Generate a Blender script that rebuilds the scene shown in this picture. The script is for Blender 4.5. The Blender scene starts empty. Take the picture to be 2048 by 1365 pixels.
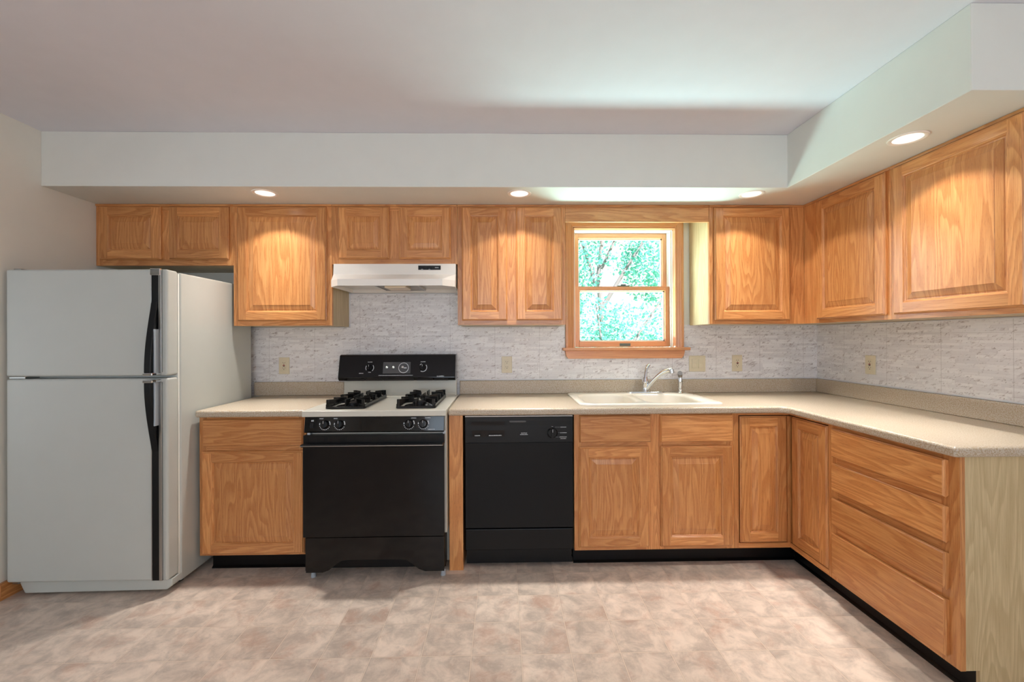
import bpy, bmesh, math, random
from mathutils import Vector, Matrix
random.seed(7)
IN = 0.0254
# ---------------------------------------------------------------- camera (inches, back wall at y=0, room towards -y)
D, EYE = 119.80, 51.32
XL, XR = -99.7, 88.16          # left and right wall
ZS, ZC = 84.7, 96.57           # soffit underside, ceiling
SD = 24.6                      # soffit depth
SC = bpy.context.scene
COL = SC.collection
cam = bpy.data.objects.new('camera', bpy.data.cameras.new('camera'))
COL.objects.link(cam)
cam.data.sensor_width = 36.0
cam.data.lens = 864.08 / 2048 * 36
cam.data.shift_y = (675.52 - 682.5) / 2048
cam.data.clip_start = 0.02
cam.matrix_world = (Matrix.Translation((0, -D * IN, EYE * IN)) @ Matrix.Rotation(-0.0197, 4, 'Z')
                    @ Matrix.Rotation(math.pi / 2 + 0.0019, 4, 'X') @ Matrix.Rotation(-0.0045, 4, 'Z'))
SC.camera = cam
# ---------------------------------------------------------------- exposure, world, sun, daylight
SC.view_settings.view_transform = 'Standard'
SC.view_settings.look = 'None'
SC.view_settings.gamma = 1.0
SC.view_settings.use_curve_mapping = False
SC.view_settings.exposure = 0.30
SC.cycles.use_denoising = True
SC.cycles.max_bounces = 10
SC.cycles.diffuse_bounces = 6
SC.cycles.glossy_bounces = 4
SC.cycles.transmission_bounces = 6
SC.cycles.sample_clamp_indirect = 6.0
SC.cycles.caustics_reflective = False
SC.cycles.caustics_refractive = False


def lin(c):
    return tuple(((x / 255) / 12.92 if x / 255 <= 0.04045 else ((x / 255 + 0.055) / 1.055) ** 2.4) for x in c[:3])


world = bpy.data.worlds.new('overcast_sky')
SC.world = world
world.use_nodes = True
world.node_tree.nodes['Background'].inputs[0].default_value = (0.88, 0.97, 1.0, 1)
world.node_tree.nodes['Background'].inputs[1].default_value = 1.25


def lamp(name, kind, loc, energy, color, direction, **kw):
    ld = bpy.data.lights.new(name, kind)
    ld.energy = energy
    ld.color = color
    for k, v in kw.items():
        setattr(ld, k, v)
    o = bpy.data.objects.new(name, ld)
    COL.objects.link(o)
    o.location = Vector(loc) * IN
    o.rotation_euler = Vector(direction).to_track_quat('-Z', 'Y').to_euler()
    return o


lamp('sun', 'SUN', (0, 300, 300), 17.0, (1.0, 0.97, 0.9), (-0.35, 0.55, -0.75), angle=0.01)
# daylight at the openings of the room: the wide window behind the camera, the glass door of the room on the left,
# and the light the lawn throws up through the sink window
REAR = lamp('rear_window_daylight', 'AREA', (5, -236, 58), 66, (0.70, 0.84, 1.0), (0, 1, 0.95), shape='RECTANGLE', size=120 * IN, size_y=58 * IN)
SIDE = lamp('side_door_daylight', 'AREA', (-238, -118, 46), 14, (0.78, 0.90, 1.0), (1, 0, 0.05), shape='RECTANGLE', size=100 * IN, size_y=78 * IN)
SINKW = lamp('lawn_bounce', 'AREA', (34, 16, 44), 70, (0.60, 0.95, 0.91), (0, -1, 0.85), shape='RECTANGLE', size=40 * IN, size_y=14 * IN)
SKYL = lamp('window_sky_daylight', 'AREA', (-16, 34, 74), 26, (1.0, 1.0, 1.0), (1, -0.72, -0.22), shape='RECTANGLE', size=40 * IN, size_y=40 * IN)

# ---------------------------------------------------------------- node helper and materials
def new_mat(name):
    m = bpy.data.materials.new(name)
    m.use_nodes = True
    nt = m.node_tree
    return m, nt, nt.nodes['Principled BSDF']


class N:
    """tiny wrapper: n('ShaderNodeMath', inputs..., prop=value) returns the node's first output"""
    def __init__(self, nt):
        self.nt = nt

    def __call__(self, t, *ins, out=0, **props):
        n = self.nt.nodes.new(t)
        named = {}
        for k, v in props.items():
            if k.startswith('i_'):
                named[k[2:].replace('_', ' ')] = v
            else:
                setattr(n, k, v)
        for i, v in list(enumerate(ins)) + list(named.items()):
            if v is None:
                continue
            if isinstance(v, bpy.types.NodeSocket):
                self.nt.links.new(v, n.inputs[i])
            else:
                n.inputs[i].default_value = v
        return n.outputs[out]

    def m(self, op, a, b=None, c=None):
        return self('ShaderNodeMath', a, b, c, operation=op)

    def mix(self, f, a, b):
        n = self.nt.nodes.new('ShaderNodeMix')
        n.data_type = 'RGBA'
        for s, v in ((n.inputs[0], f), (n.inputs[6], a), (n.inputs[7], b)):
            if isinstance(v, bpy.types.NodeSocket):
                self.nt.links.new(v, s)
            else:
                s.default_value = v if not isinstance(v, tuple) else (v + (1,) if len(v) == 3 else v)
        return n.outputs[2]

    def mul(self, a, b):
        n = self.nt.nodes.new('ShaderNodeMix')
        n.data_type = 'RGBA'
        n.blend_type = 'MULTIPLY'
        n.inputs[0].default_value = 1
        for s, v in ((n.inputs[6], a), (n.inputs[7], b)):
            if isinstance(v, bpy.types.NodeSocket):
                self.nt.links.new(v, s)
            else:
                s.default_value = v + (1,)
        return n.outputs[2]

    def ss(self, x, a, b):
        n = self.nt.nodes.new('ShaderNodeMapRange')
        n.interpolation_type = 'SMOOTHSTEP'
        self.nt.links.new(x, n.inputs[0])
        n.inputs[1].default_value, n.inputs[2].default_value = a, b
        return n.outputs[0]

    def uv(self, name):
        u = self.nt.nodes.new('ShaderNodeUVMap')
        u.uv_map = name
        return self.sep(u.outputs[0])

    def sep(self, v):
        n = self.nt.nodes.new('ShaderNodeSeparateXYZ')
        self.nt.links.new(v, n.inputs[0])
        return n.outputs

    def comb(self, x, y, z=0.0):
        return self('ShaderNodeCombineXYZ', x, y, z)

    def noise(self, v, scale=1.0, detail=2.0, rough=0.5, dist=0.0, out=0):
        return self('ShaderNodeTexNoise', v, out=out, i_Scale=scale, i_Detail=detail, i_Roughness=rough, i_Distortion=dist)


def plain(name, rgb, rough=0.5, metal=0.0, spec=0.5, bump=0.0, bscale=400, **kw):
    m, nt, b = new_mat(name)
    b.inputs['Base Color'].default_value = lin(rgb) + (1,)
    b.inputs['Roughness'].default_value = rough
    b.inputs['Metallic'].default_value = metal
    b.inputs['Specular IOR Level'].default_value = spec
    n = N(nt)
    tc = nt.nodes.new('ShaderNodeTexCoord')
    # gentle procedural variation so that no surface is perfectly flat
    nz = n.noise(tc.outputs['Object'], 9.0, 3.0)
    k = n.m('MULTIPLY_ADD', nz, 0.06, 0.97)
    nt.links.new(n.mul(lin(rgb), n('ShaderNodeCombineColor', k, k, k)), b.inputs['Base Color'])
    if bump:
        bn = nt.nodes.new('ShaderNodeBump')
        bn.inputs['Strength'].default_value = bump
        bn.inputs['Distance'].default_value = 0.001
        nt.links.new(n.noise(tc.outputs['Object'], bscale, 2.0), bn.inputs['Height'])
        nt.links.new(bn.outputs[0], b.inputs['Normal'])
    for k_, v in kw.items():
        b.inputs[k_.replace('_', ' ')].default_value = v
    return m


def wood(name, light, mid, dark, rough=0.34, rings=16.0, ringmix=0.68, pore=0.6, stretch=0.022, across=0.21, tone=0.22, coat=0.25):
    m, nt, b = new_mat(name)
    n = N(nt)
    u, v, _ = n.uv('grain')
    r1, r2, _ = n.uv('board')
    z = n.m('MULTIPLY', r1, 60.0)
    # cathedral figure: contour lines of a noise stretched along the grain
    p = n.comb(n.m('MULTIPLY', u, across), n.m('MULTIPLY', v, stretch), z)
    low = n.noise(p, 1.0, 2.5, 0.45, 0.25)
    ring = n.m('FRACT', n.m('MULTIPLY', low, rings))
    ring = n.m('MULTIPLY', n.ss(ring, 0.05, 0.80), n.m('SUBTRACT', 1.0, n.ss(ring, 0.86, 1.0)))
    # fine straight grain and pores
    p2 = n.comb(n.m('MULTIPLY', u, 5.0), n.m('MULTIPLY', v, 0.16), z)
    fine = n.noise(p2, 1.0, 3.0, 0.6)
    p3 = n.comb(n.m('MULTIPLY', u, 16.0), n.m('MULTIPLY', v, 0.7), z)
    pr = n.noise(p3, 1.0, 2.0, 0.6)
    pores = n.m('MULTIPLY', n.ss(pr, 0.55, 0.72), n.m('MULTIPLY_ADD', ring, 0.7, 0.3))
    c = n.mix(n.m('MULTIPLY', ring, ringmix), lin(light), lin(mid))
    c = n.mix(n.m('MULTIPLY', n.ss(fine, 0.40, 0.72), 0.7), c, lin(mid))
    c = n.mix(n.m('MULTIPLY', pores, pore), c, lin(dark))
    k = n.m('MULTIPLY_ADD', r2, tone, 1.0 - tone * 0.55)
    k2 = n.m('POWER', k, 1.25)
    c = n.mul(c, n('ShaderNodeCombineColor', k, n.m('MULTIPLY', n.m('ADD', k, k2), 0.5), k2))
    nt.links.new(c, b.inputs['Base Color'])
    b.inputs['Roughness'].default_value = rough
    b.inputs['Coat Weight'].default_value = coat
    b.inputs['Coat Roughness'].default_value = 0.22
    bn = nt.nodes.new('ShaderNodeBump')
    bn.inputs['Strength'].default_value = 0.12
    bn.inputs['Distance'].default_value = 0.0006
    bn.invert = True
    nt.links.new(pores, bn.inputs['Height'])
    nt.links.new(bn.outputs[0], b.inputs['Normal'])
    return m


OAK = wood('honey_oak', (215, 154, 95), (183, 115, 61), (120, 66, 33), tone=0.30)
OAKV = wood('oak_print_vinyl', (206, 186, 146), (178, 156, 116), (140, 118, 84), rough=0.42, rings=22, ringmix=0.6, pore=0.25, stretch=0.016, across=0.17, tone=0.05, coat=0.05)
PINE = wood('varnished_trim', (218, 156, 108), (197, 131, 85), (158, 98, 58), rings=9, ringmix=0.35, pore=0.2, stretch=0.02)

WALLP = plain('wall_paint', (226, 222, 212), 0.75, bump=0.05, bscale=220)
CEILP = plain('ceiling_paint', (221, 221, 229), 0.85, bump=0.05, bscale=160)
SOFP = plain('soffit_paint', (217, 218, 212), 0.7, bump=0.05, bscale=220)
FRIDGE = plain('almond_enamel', (188, 191, 186), 0.30, bump=0.10, bscale=900)
ENAMEL = plain('white_enamel', (206, 203, 192), 0.22)
HOODW = plain('hood_white', (238, 233, 226), 0.30)
BLACKG = plain('black_gloss', (5, 5, 7), 0.09, spec=0.35)
BLACKP = plain('black_plastic', (9, 10, 12), 0.32, spec=0.3, bump=0.12, bscale=1500)
DISHP = plain('dishwasher_panel', (15, 18, 22), 0.3, spec=0.3)
DISHB = plain('dishwasher_black', (8, 10, 13), 0.28, spec=0.25, bump=0.12, bscale=1200)
CAST = plain('black_grate_enamel', (9, 8, 8), 0.25, spec=0.35)
TOEK = plain('black_cove_base', (6, 6, 8), 0.3, spec=0.3)
CHROME = plain('chrome', (225, 228, 232), 0.07, metal=1.0)
STEELM = plain('brushed_steel', (170, 168, 165), 0.28, metal=1.0)
GREYP = plain('grey_plastic', (168, 176, 184), 0.35)
CLOCKF = plain('clock_panel_grey', (74, 74, 76), 0.25)
MARK = plain('white_print', (205, 208, 212), 0.5)
RED = plain('red_button', (150, 18, 20), 0.4)
IVORY = plain('ivory_plastic', (214, 203, 176), 0.32)
DARKH = plain('dark_slot', (38, 28, 16), 0.6)
SINKM = plain('sink_composite', (240, 233, 222), 0.16)
WHITEV = plain('white_vinyl', (232, 232, 226), 0.4)
CAULK = plain('white_edge_trim', (222, 222, 226), 0.4)
GREEN_TAG = plain('grey_tag', (92, 106, 100), 0.4)
FILTER = plain('filter_mesh', (150, 142, 130), 0.35, metal=0.7, bump=0.4, bscale=700)
LENS = plain('lamp_lens', (226, 206, 178), 0.3)
GAP = plain('dark_cavity', (24, 16, 11), 0.8)


def glow(name, rgb, strength):
    m, nt, b = new_mat(name)
    b.inputs['Base Color'].default_value = (0.9, 0.9, 0.9, 1)
    b.inputs['Emission Color'].default_value = rgb + (1,)
    b.inputs['Emission Strength'].default_value = strength
    return m


BULB = glow('lit_bulb', (1.0, 0.93, 0.82), 6.0)
REFL = glow('lit_reflector', (1.0, 0.92, 0.85), 0.75)


def glass_mat():
    m, nt, b = new_mat('window_glass')
    nt.nodes.remove(b)
    n = N(nt)
    g = nt.nodes.new('ShaderNodeBsdfGlossy')
    g.inputs['Roughness'].default_value = 0.0
    t = nt.nodes.new('ShaderNodeBsdfTransparent')
    mx = nt.nodes.new('ShaderNodeMixShader')
    mx.inputs[0].default_value = 0.04
    nt.links.new(t.outputs[0], mx.inputs[1])
    nt.links.new(g.outputs[0], mx.inputs[2])
    nt.links.new(mx.outputs[0], nt.nodes['Material Output'].inputs[0])
    return m


GLASS = glass_mat()


def floor_mat():
    m, nt, b = new_mat('vinyl_tile_floor')
    n = N(nt)
    x, y, _ = n.uv('grain')                 # inches: x, depth
    T = 8.085
    cx = n.m('DIVIDE', n.m('SUBTRACT', x, 2.67), T)
    cy = n.m('DIVIDE', n.m('SUBTRACT', y, 25.45), T)
    fx, fy = n.m('FRACT', cx), n.m('FRACT', cy)
    ix, iy = n.m('FLOOR', cx), n.m('FLOOR', cy)
    wn = nt.nodes.new('ShaderNodeTexWhiteNoise')
    nt.links.new(n.comb(ix, iy, 0.0), wn.inputs[0])
    rnd, rc = wn.outputs[0], n.sep(wn.outputs[1])
    p = n.comb(x, y, n.m('MULTIPLY', rnd, 40.0))
    a = n.noise(p, 0.26, 9.0, 0.66, 0.45)
    q = n.comb(n.m('ADD', x, n.m('MULTIPLY', rc[0], 90.0)), y, n.m('MULTIPLY', rnd, 23.0))
    c2 = n.noise(q, 0.19, 8.0, 0.66, 0.4)
    c3 = n.noise(q, 0.8, 7.0, 0.66, 0.5)
    col = n.mix(n.ss(a, 0.30, 0.68), lin((176, 161, 149)), lin((224, 205, 189)))
    col = n.mix(n.m('MULTIPLY', n.ss(c2, 0.50, 0.70), 0.62), col, lin((182, 146, 127)))
    col = n.mix(n.m('MULTIPLY', n.ss(c3, 0.56, 0.76), 0.4), col, lin((154, 142, 134)))
    col = n.mix(n.m('MULTIPLY', n.ss(c3, 0.46, 0.28), 0.45), col, lin((222, 206, 190)))
    k = n.m('MULTIPLY_ADD', rc[1], 0.14, 0.92)
    col = n.mul(col, n('ShaderNodeCombineColor', k, k, k))
    dx = n.m('ABSOLUTE', n.m('SUBTRACT', n.m('ABSOLUTE', n.m('SUBTRACT', fx, 0.5)), 0.5))
    dy = n.m('ABSOLUTE', n.m('SUBTRACT', n.m('ABSOLUTE', n.m('SUBTRACT', fy, 0.5)), 0.5))
    d = n.m('MINIMUM', dx, dy)
    line = n.m('SUBTRACT', 1.0, n.ss(d, 0.006, 0.011))
    edge = n.m('SUBTRACT', 1.0, n.ss(d, 0.014, 0.026))
    col = n.mix(n.m('MULTIPLY', edge, 0.25), col, lin((150, 122, 104)))
    col = n.mix(n.m('MULTIPLY', line, 0.85), col, lin((216, 198, 180)))
    nt.links.new(col, b.inputs['Base Color'])
    b.inputs['Roughness'].default_value = 0.33
    bn = nt.nodes.new('ShaderNodeBump')
    bn.inputs['Strength'].default_value = 0.25
    bn.inputs['Distance'].default_value = 0.001
    nt.links.new(n.m('ADD', n.m('MULTIPLY', c3, 0.6), n.m('MULTIPLY', line, -0.5)), bn.inputs['Height'])
    nt.links.new(bn.outputs[0], b.inputs['Normal'])
    return m


def counter_mat():
    m, nt, b = new_mat('speckled_laminate')
    n = N(nt)
    tc = nt.nodes.new('ShaderNodeTexCoord')
    o = tc.outputs['Object']
    a = n.noise(o, 210.0, 2.0, 0.6)
    c = n.noise(o, 420.0, 2.0, 0.6)
    d = n.noise(o, 60.0, 3.0, 0.5)
    col = n.mix(n.ss(a, 0.40, 0.62), lin((194, 183, 168)), lin((170, 149, 121)))
    col = n.mix(n.m('MULTIPLY', n.ss(c, 0.58, 0.68), 0.6), col, lin((138, 118, 92)))
    col = n.mix(n.m('MULTIPLY', n.ss(d, 0.5, 0.7), 0.15), col, lin((206, 196, 184)))
    nt.links.new(col, b.inputs['Base Color'])
    b.inputs['Roughness'].default_value = 0.30
    return m


def tile_mat():
    m, nt, b = new_mat('marble_strip_mosaic')
    n = N(nt)
    x, y, _ = n.uv('grain')
    H = 0.55
    row = n.m('FLOOR', n.m('DIVIDE', y, H))
    w1 = nt.nodes.new('ShaderNodeTexWhiteNoise')
    nt.links.new(n.comb(row, 3.3, 0.0), w1.inputs[0])
    rs = n.sep(w1.outputs[1])
    wid = n.m('MULTIPLY_ADD', rs[0], 2.5, 3.2)
    bx = n.m('ADD', n.m('DIVIDE', x, wid), n.m('MULTIPLY', rs[1], 17.0))
    ib = n.m('FLOOR', bx)
    w2 = nt.nodes.new('ShaderNodeTexWhiteNoise')
    nt.links.new(n.comb(row, ib, 0.0), w2.inputs[0])
    rb = n.sep(w2.outputs[1])
    col = n.mix(rb[0], lin((238, 236, 236)), lin((218, 215, 216)))
    # slanted smoky veins, cut at the strip edges by a per-strip offset
    px = n.m('ADD', n.m('SUBTRACT', x, n.m('MULTIPLY', y, 0.9)), n.m('MULTIPLY', rb[1], 40.0))
    p = n.comb(n.m('MULTIPLY', px, 0.9), n.m('MULTIPLY', y, 0.9), n.m('MULTIPLY', rb[2], 30.0))
    v1 = n.noise(p, 0.75, 4.0, 0.6, 0.6)
    v2 = n.noise(p, 2.2, 3.0, 0.6, 1.0)
    gate = n.ss(rb[2], 0.25, 0.75)
    f = n.m('MULTIPLY', n.ss(v1, 0.52, 0.68), gate)
    col = n.mix(n.m('MULTIPLY', f, 0.62), col, lin((158, 144, 144)))
    f2 = n.m('MULTIPLY', n.ss(v2, 0.54, 0.66), n.ss(v1, 0.44, 0.58))
    col = n.mix(n.m('MULTIPLY', f2, 0.68), col, lin((126, 108, 104)))
    fy = n.m('FRACT', n.m('DIVIDE', y, H))
    ln = n.m('SUBTRACT', 1.0, n.ss(fy, 0.0, 0.10))
    col = n.mix(n.m('MULTIPLY', ln, 0.20), col, lin((150, 146, 148)))
    # panel seams
    sx = n.m('FRACT', n.m('DIVIDE', n.m('ADD', x, 45.6), 12.35))
    seam = n.m('SUBTRACT', 1.0, n.ss(n.m('ABSOLUTE', n.m('SUBTRACT', sx, 0.5)), 0.003, 0.008))
    sy = n.m('SUBTRACT', 1.0, n.ss(n.m('ABSOLUTE', n.m('SUBTRACT', y, 52.0)), 0.03, 0.09))
    col = n.mix(n.m('MULTIPLY', n.m('MAXIMUM', seam, sy), 0.28), col, lin((120, 108, 106)))
    nt.links.new(col, b.inputs['Base Color'])
    b.inputs['Roughness'].default_value = 0.33
    bn = nt.nodes.new('ShaderNodeBump')
    bn.inputs['Strength'].default_value = 0.2
    bn.inputs['Distance'].default_value = 0.0008
    bn.invert = True
    nt.links.new(ln, bn.inputs['Height'])
    nt.links.new(bn.outputs[0], b.inputs['Normal'])
    return m


def leaf_mat():
    m, nt, b = new_mat('tree_leaves')
    n = N(nt)
    info = nt.nodes.new('ShaderNodeTexCoord')
    nz = n.noise(info.outputs['Object'], 3.0, 2.0)
    c = n.mix(n.ss(nz, 0.35, 0.65), (0.10, 0.45, 0.38), (0.22, 0.60, 0.56))
    nt.links.new(c, b.inputs['Base Color'])
    b.inputs['Roughness'].default_value = 0.4
    tr = nt.nodes.new('ShaderNodeBsdfTranslucent')
    nt.links.new(c, tr.inputs[0])
    mx = nt.nodes.new('ShaderNodeMixShader')
    mx.inputs[0].default_value = 0.35
    nt.links.new(b.outputs[0], mx.inputs[1])
    nt.links.new(tr.outputs[0], mx.inputs[2])
    nt.links.new(mx.outputs[0], nt.nodes['Material Output'].inputs[0])
    return m


FLOORM, COUNTM, TILEM, LEAFM = floor_mat(), counter_mat(), tile_mat(), leaf_mat()
BARK = plain('tree_bark', (120, 112, 116), 0.9)
GRASS = plain('lawn_grass', (120, 160, 96), 0.95)

# ---------------------------------------------------------------- mesh builder
def T_world(p):
    return Vector(p)


def T_back(p):                 # local (across, up, out of the wall) on the back wall
    return Vector((p[0], -p[2], p[1]))


def T_right(p):                # the same on the right wall; across = distance from the back wall
    return Vector((XR - p[2], -p[0], p[1]))


class MB:
    def __init__(self, T=T_back):
        self.T, self.v, self.f, self.uv, self.bd, self.mi, self.sm = T, [], [], [], [], [], []
        self.cuts = []

    def board(self):
        return (random.uniform(0, 400), random.uniform(0, 400), random.random(), random.random())

    def poly(self, pts, g=1, b=None, mi=0, sm=False):
        b = b or self.board()
        P = [Vector(p) for p in pts]
        nrm = Vector((0, 0, 0))
        for i in range(len(P)):
            nrm += (P[i] - P[0]).cross(P[(i + 1) % len(P)] - P[0])
        gv = Vector((0, 0, 0))
        gv[g] = 1
        uvec = nrm.cross(gv)
        if uvec.length < 1e-9 or nrm.normalized().cross(gv).length < 0.2:
            k = (g + 1) % 3
            uvec = Vector((0, 0, 0))
            uvec[k] = 1
        uvec.normalize()
        base = len(self.v)
        self.v += P
        self.f.append(list(range(base, base + len(P))))
        self.uv.append([(p.dot(uvec) + b[0], p[g] + b[1]) for p in P])
        self.bd.append((b[2], b[3]))
        self.mi.append(mi)
        self.sm.append(sm)
        return b

    def box(self, a0, a1, b0, b1, h0, h1, g=1, b=None, mi=0):
        self.cut()
        b = b or self.board()
        q = [(x, y, z) for z in (h0, h1) for y in (b0, b1) for x in (a0, a1)]
        for f in ((0, 2, 3, 1), (4, 5, 7, 6), (0, 1, 5, 4), (2, 6, 7, 3), (0, 4, 6, 2), (1, 3, 7, 5)):
            self.poly([q[i] for i in f], g, b, mi)
        return self

    def loops(self, L, g=1, b=None, mi=0, cap0=False, cap1=False, sm=False, closed=True, gs=None):
        """bridge successive loops (lists of points, same length)"""
        self.cut()
        b = b or self.board()
        n = len(L[0])
        for A, B in zip(L, L[1:]):
            for i in range(n if closed else n - 1):
                j = (i + 1) % n
                self.poly([A[i], A[j], B[j], B[i]], gs[i] if gs else g, b, mi, sm)
        if cap0:
            self.poly(list(reversed(L[0])), g, b, mi)
        if cap1:
            self.poly(L[-1], g, b, mi)
        return self

    def cyl(self, p0, p1, r0, r1=None, n=20, mi=0, caps=True, sm=True):
        r1 = r0 if r1 is None else r1
        p0, p1 = Vector(p0), Vector(p1)
        d = (p1 - p0).normalized()
        s = d.orthogonal().normalized()
        t = d.cross(s)
        ring = lambda c, r: [c + s * (r * math.cos(2 * math.pi * i / n)) + t * (r * math.sin(2 * math.pi * i / n)) for i in range(n)]
        return self.loops([ring(p0, r0), ring(p1, r1)], mi=mi, cap0=caps, cap1=caps, sm=sm)

    def lathe(self, c, axis, prof, n=28, mi=0, cap0=True, cap1=True):
        """prof: (radius, distance along axis)"""
        c, d = Vector(c), Vector(axis).normalized()
        s = d.orthogonal().normalized()
        t = d.cross(s)
        L = [[c + d * h + s * (r * math.cos(2 * math.pi * i / n)) + t * (r * math.sin(2 * math.pi * i / n)) for i in range(n)] for r, h in prof]
        return self.loops(L, mi=mi, cap0=cap0, cap1=cap1, sm=True)

    def tube(self, pts, radii, n=14, mi=0, flat=1.0):
        P = [Vector(p) for p in pts]
        if not isinstance(radii, (list, tuple)):
            radii = [radii] * len(P)
        L, s = [], None
        for i, p in enumerate(P):
            d = (P[min(i + 1, len(P) - 1)] - P[max(i - 1, 0)]).normalized()
            s = d.orthogonal() if s is None else s - d * s.dot(d)
            s.normalize()
            t = d.cross(s)
            L.append([p + s * (radii[i] * math.cos(2 * math.pi * k / n)) + t * (flat * radii[i] * math.sin(2 * math.pi * k / n)) for k in range(n)])
        return self.loops(L, mi=mi, cap0=True, cap1=True, sm=True)

    def prism(self, pts, ax, along, lo, hi, g=1, b=None, mi=0):
        """pts: 2-D outline in the two axes ax, extruded along the third"""
        def mk(p, w):
            q = [0, 0, 0]
            q[ax[0]], q[ax[1]], q[along] = p[0], p[1], w
            return tuple(q)
        area = sum(p[0] * q[1] - q[0] * p[1] for p, q in zip(pts, pts[1:] + pts[:1]))
        right = (ax[0], ax[1], along) in ((0, 1, 2), (1, 2, 0), (2, 0, 1))
        if (area > 0) != right:
            pts = pts[::-1]
        return self.loops([[mk(p, lo) for p in pts], [mk(p, hi) for p in pts]], g, b, mi, True, True)

    def each(self, name, mats, parent=None, **kw):
        """build every separate piece (run of faces added by one box / lathe / prism call) as an object of its own"""
        out = []
        cuts = self.cuts + [len(self.f)]
        for c0, c1 in zip(cuts, cuts[1:]):
            m = MB(self.T)
            for fi in range(c0, c1):
                base = len(m.v)
                m.v += [self.v[i] for i in self.f[fi]]
                m.f.append(list(range(base, base + len(self.f[fi]))))
            m.uv, m.bd, m.mi, m.sm = self.uv[c0:c1], self.bd[c0:c1], self.mi[c0:c1], self.sm[c0:c1]
            out.append(m.build(name, mats, parent, **kw))
        return out

    def cut(self):
        self.cuts.append(len(self.f))

    def build(self, name, mats, parent=None, origin=None, bevel=0.0, seg=2, ang=35):
        org = Vector(origin) if origin else (Vector(parent['org']) if parent is not None else Vector((0, 0, 0)))
        me = bpy.data.meshes.new(name)
        V = [(self.T(p) - org) * IN for p in self.v]
        me.from_pydata(V, [], self.f)
        u1, u2 = me.uv_layers.new(name='grain'), me.uv_layers.new(name='board')
        k = 0
        for fi in range(len(self.f)):
            for c in range(len(self.f[fi])):
                u1.data[k].uv = self.uv[fi][c]
                u2.data[k].uv = self.bd[fi]
                k += 1
        me.polygons.foreach_set('material_index', self.mi)
        me.polygons.foreach_set('use_smooth', self.sm)
        for m in (mats if isinstance(mats, (list, tuple)) else [mats]):
            me.materials.append(m)
        bm = bmesh.new()
        bm.from_mesh(me)
        bmesh.ops.remove_doubles(bm, verts=bm.verts, dist=1e-5)
        bm.to_mesh(me)
        bm.free()
        if any(self.sm):
            me.set_sharp_from_angle(angle=math.radians(40))
        o = bpy.data.objects.new(name, me)
        COL.objects.link(o)
        o['org'] = tuple(org)
        if parent is not None:
            o.parent = parent
        else:
            o.location = org * IN
        if bevel:
            md = o.modifiers.new('edge', 'BEVEL')
            md.width = bevel * IN
            md.segments = seg
            md.limit_method = 'ANGLE'
            md.angle_limit = math.radians(ang)
            md.harden_normals = False
        return o


def tag(o, label=None, cat=None, group=None, kind=None):
    for k, v in (('label', label), ('category', cat), ('group', group), ('kind', kind)):
        if v:
            o[k] = v
    return o


def thing(name, org, label, cat, group=None):
    o = bpy.data.objects.new(name, None)
    COL.objects.link(o)
    o.empty_display_size = 0.05
    o.location = Vector(org) * IN
    o['org'] = tuple(org)
    return tag(o, label, cat, group)


def structure(name, mb, m, bevel=0.0):
    return tag(mb.build(name, m, bevel=bevel), kind='structure')


def rrect(x0, x1, y0, y1, r, n=5):
    P = []
    for cx, cy, a0 in ((x1 - r, y1 - r, 0), (x0 + r, y1 - r, 90), (x0 + r, y0 + r, 180), (x1 - r, y0 + r, 270)):
        for i in range(n + 1):
            a = math.radians(a0 + 90 * i / n)
            P.append((cx + r * math.cos(a), cy + r * math.sin(a)))
    return P


# ================================================================ the room
XA, YA = -240.0, -235.0        # far sides of the room on the left and behind the camera
f = MB(T_world)
f.poly([(XA, YA, 0), (XR, YA, 0), (XR, 0, 0), (XA, 0, 0)], b=(0, 0, 0, 0))
f.uv = [[(p[0], -p[1]) for p in f.v]]
structure('floor', f, FLOORM)
m = MB(T_world)
m.box(XA - 5, XR + 5, YA - 5, 5, ZC, ZC + 6)
structure('ceiling', m, CEILP)
WX0, WX1, WZ0, WZ1 = 19.3, 48.9, 47.9, 82.2     # rough opening of the sink window
m = MB(T_world)
for a0, a1, c0, c1 in ((XL - 5, WX0, 0, ZC), (WX1, XR + 5, 0, ZC), (WX0, WX1, 0, WZ0), (WX0, WX1, WZ1, ZC)):
    m.box(a0, a1, 0, 7, c0, c1)
structure('wall_back', m, WALLP)
m = MB(T_world)
m.box(XR, XR + 5, YA - 5, 0, 0, ZC)
structure('wall_right', m, WALLP)
JY = -32.6                                      # the left wall ends here in a wide opening with a header
m = MB(T_world)
m.box(XL - 4.6, XL, JY, 0, 0, ZC)
m.box(XL - 4.6, XL, -170, JY, 82.6, ZC)
m.box(XL - 4.6, XL, YA, -170, 0, ZC)
structure('wall_left', m, WALLP)
m = MB(T_world)
m.box(XA, XL - 4.6, -8, 0, 0, ZC)
structure('wall_adjoining', m, WALLP)
m = MB(T_world)
m.box(XA - 5, XA, -66, 0, 0, ZC)
m.box(XA - 5, XA, YA, -170, 0, ZC)
m.box(XA - 5, XA, -170, -66, 82, ZC)
structure('wall_far_left', m, WALLP)
m = MB(T_world)
RW = (-56, 66, 28, 88)
m.box(XA, RW[0], YA - 5, YA, 0, ZC)
m.box(RW[1], XR, YA - 5, YA, 0, ZC)
m.box(RW[0], RW[1], YA - 5, YA, 0, RW[2])
m.box(RW[0], RW[1], YA - 5, YA, RW[3], ZC)
structure('wall_front', m, WALLP)
m = MB(T_world)                                 # mullions of the window behind the camera and of the glass door on the left
for x in (-56, -17, 22, 63):
    m.box(x, x + 3, YA - 2, YA + 0.5, RW[2], RW[3])
for z in (RW[2], 56, RW[3] - 2.5):
    m.box(RW[0], RW[1], YA - 2, YA + 0.5, z, z + 2.5)
structure('window_2', m, PINE)
m = MB(T_world)
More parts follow.
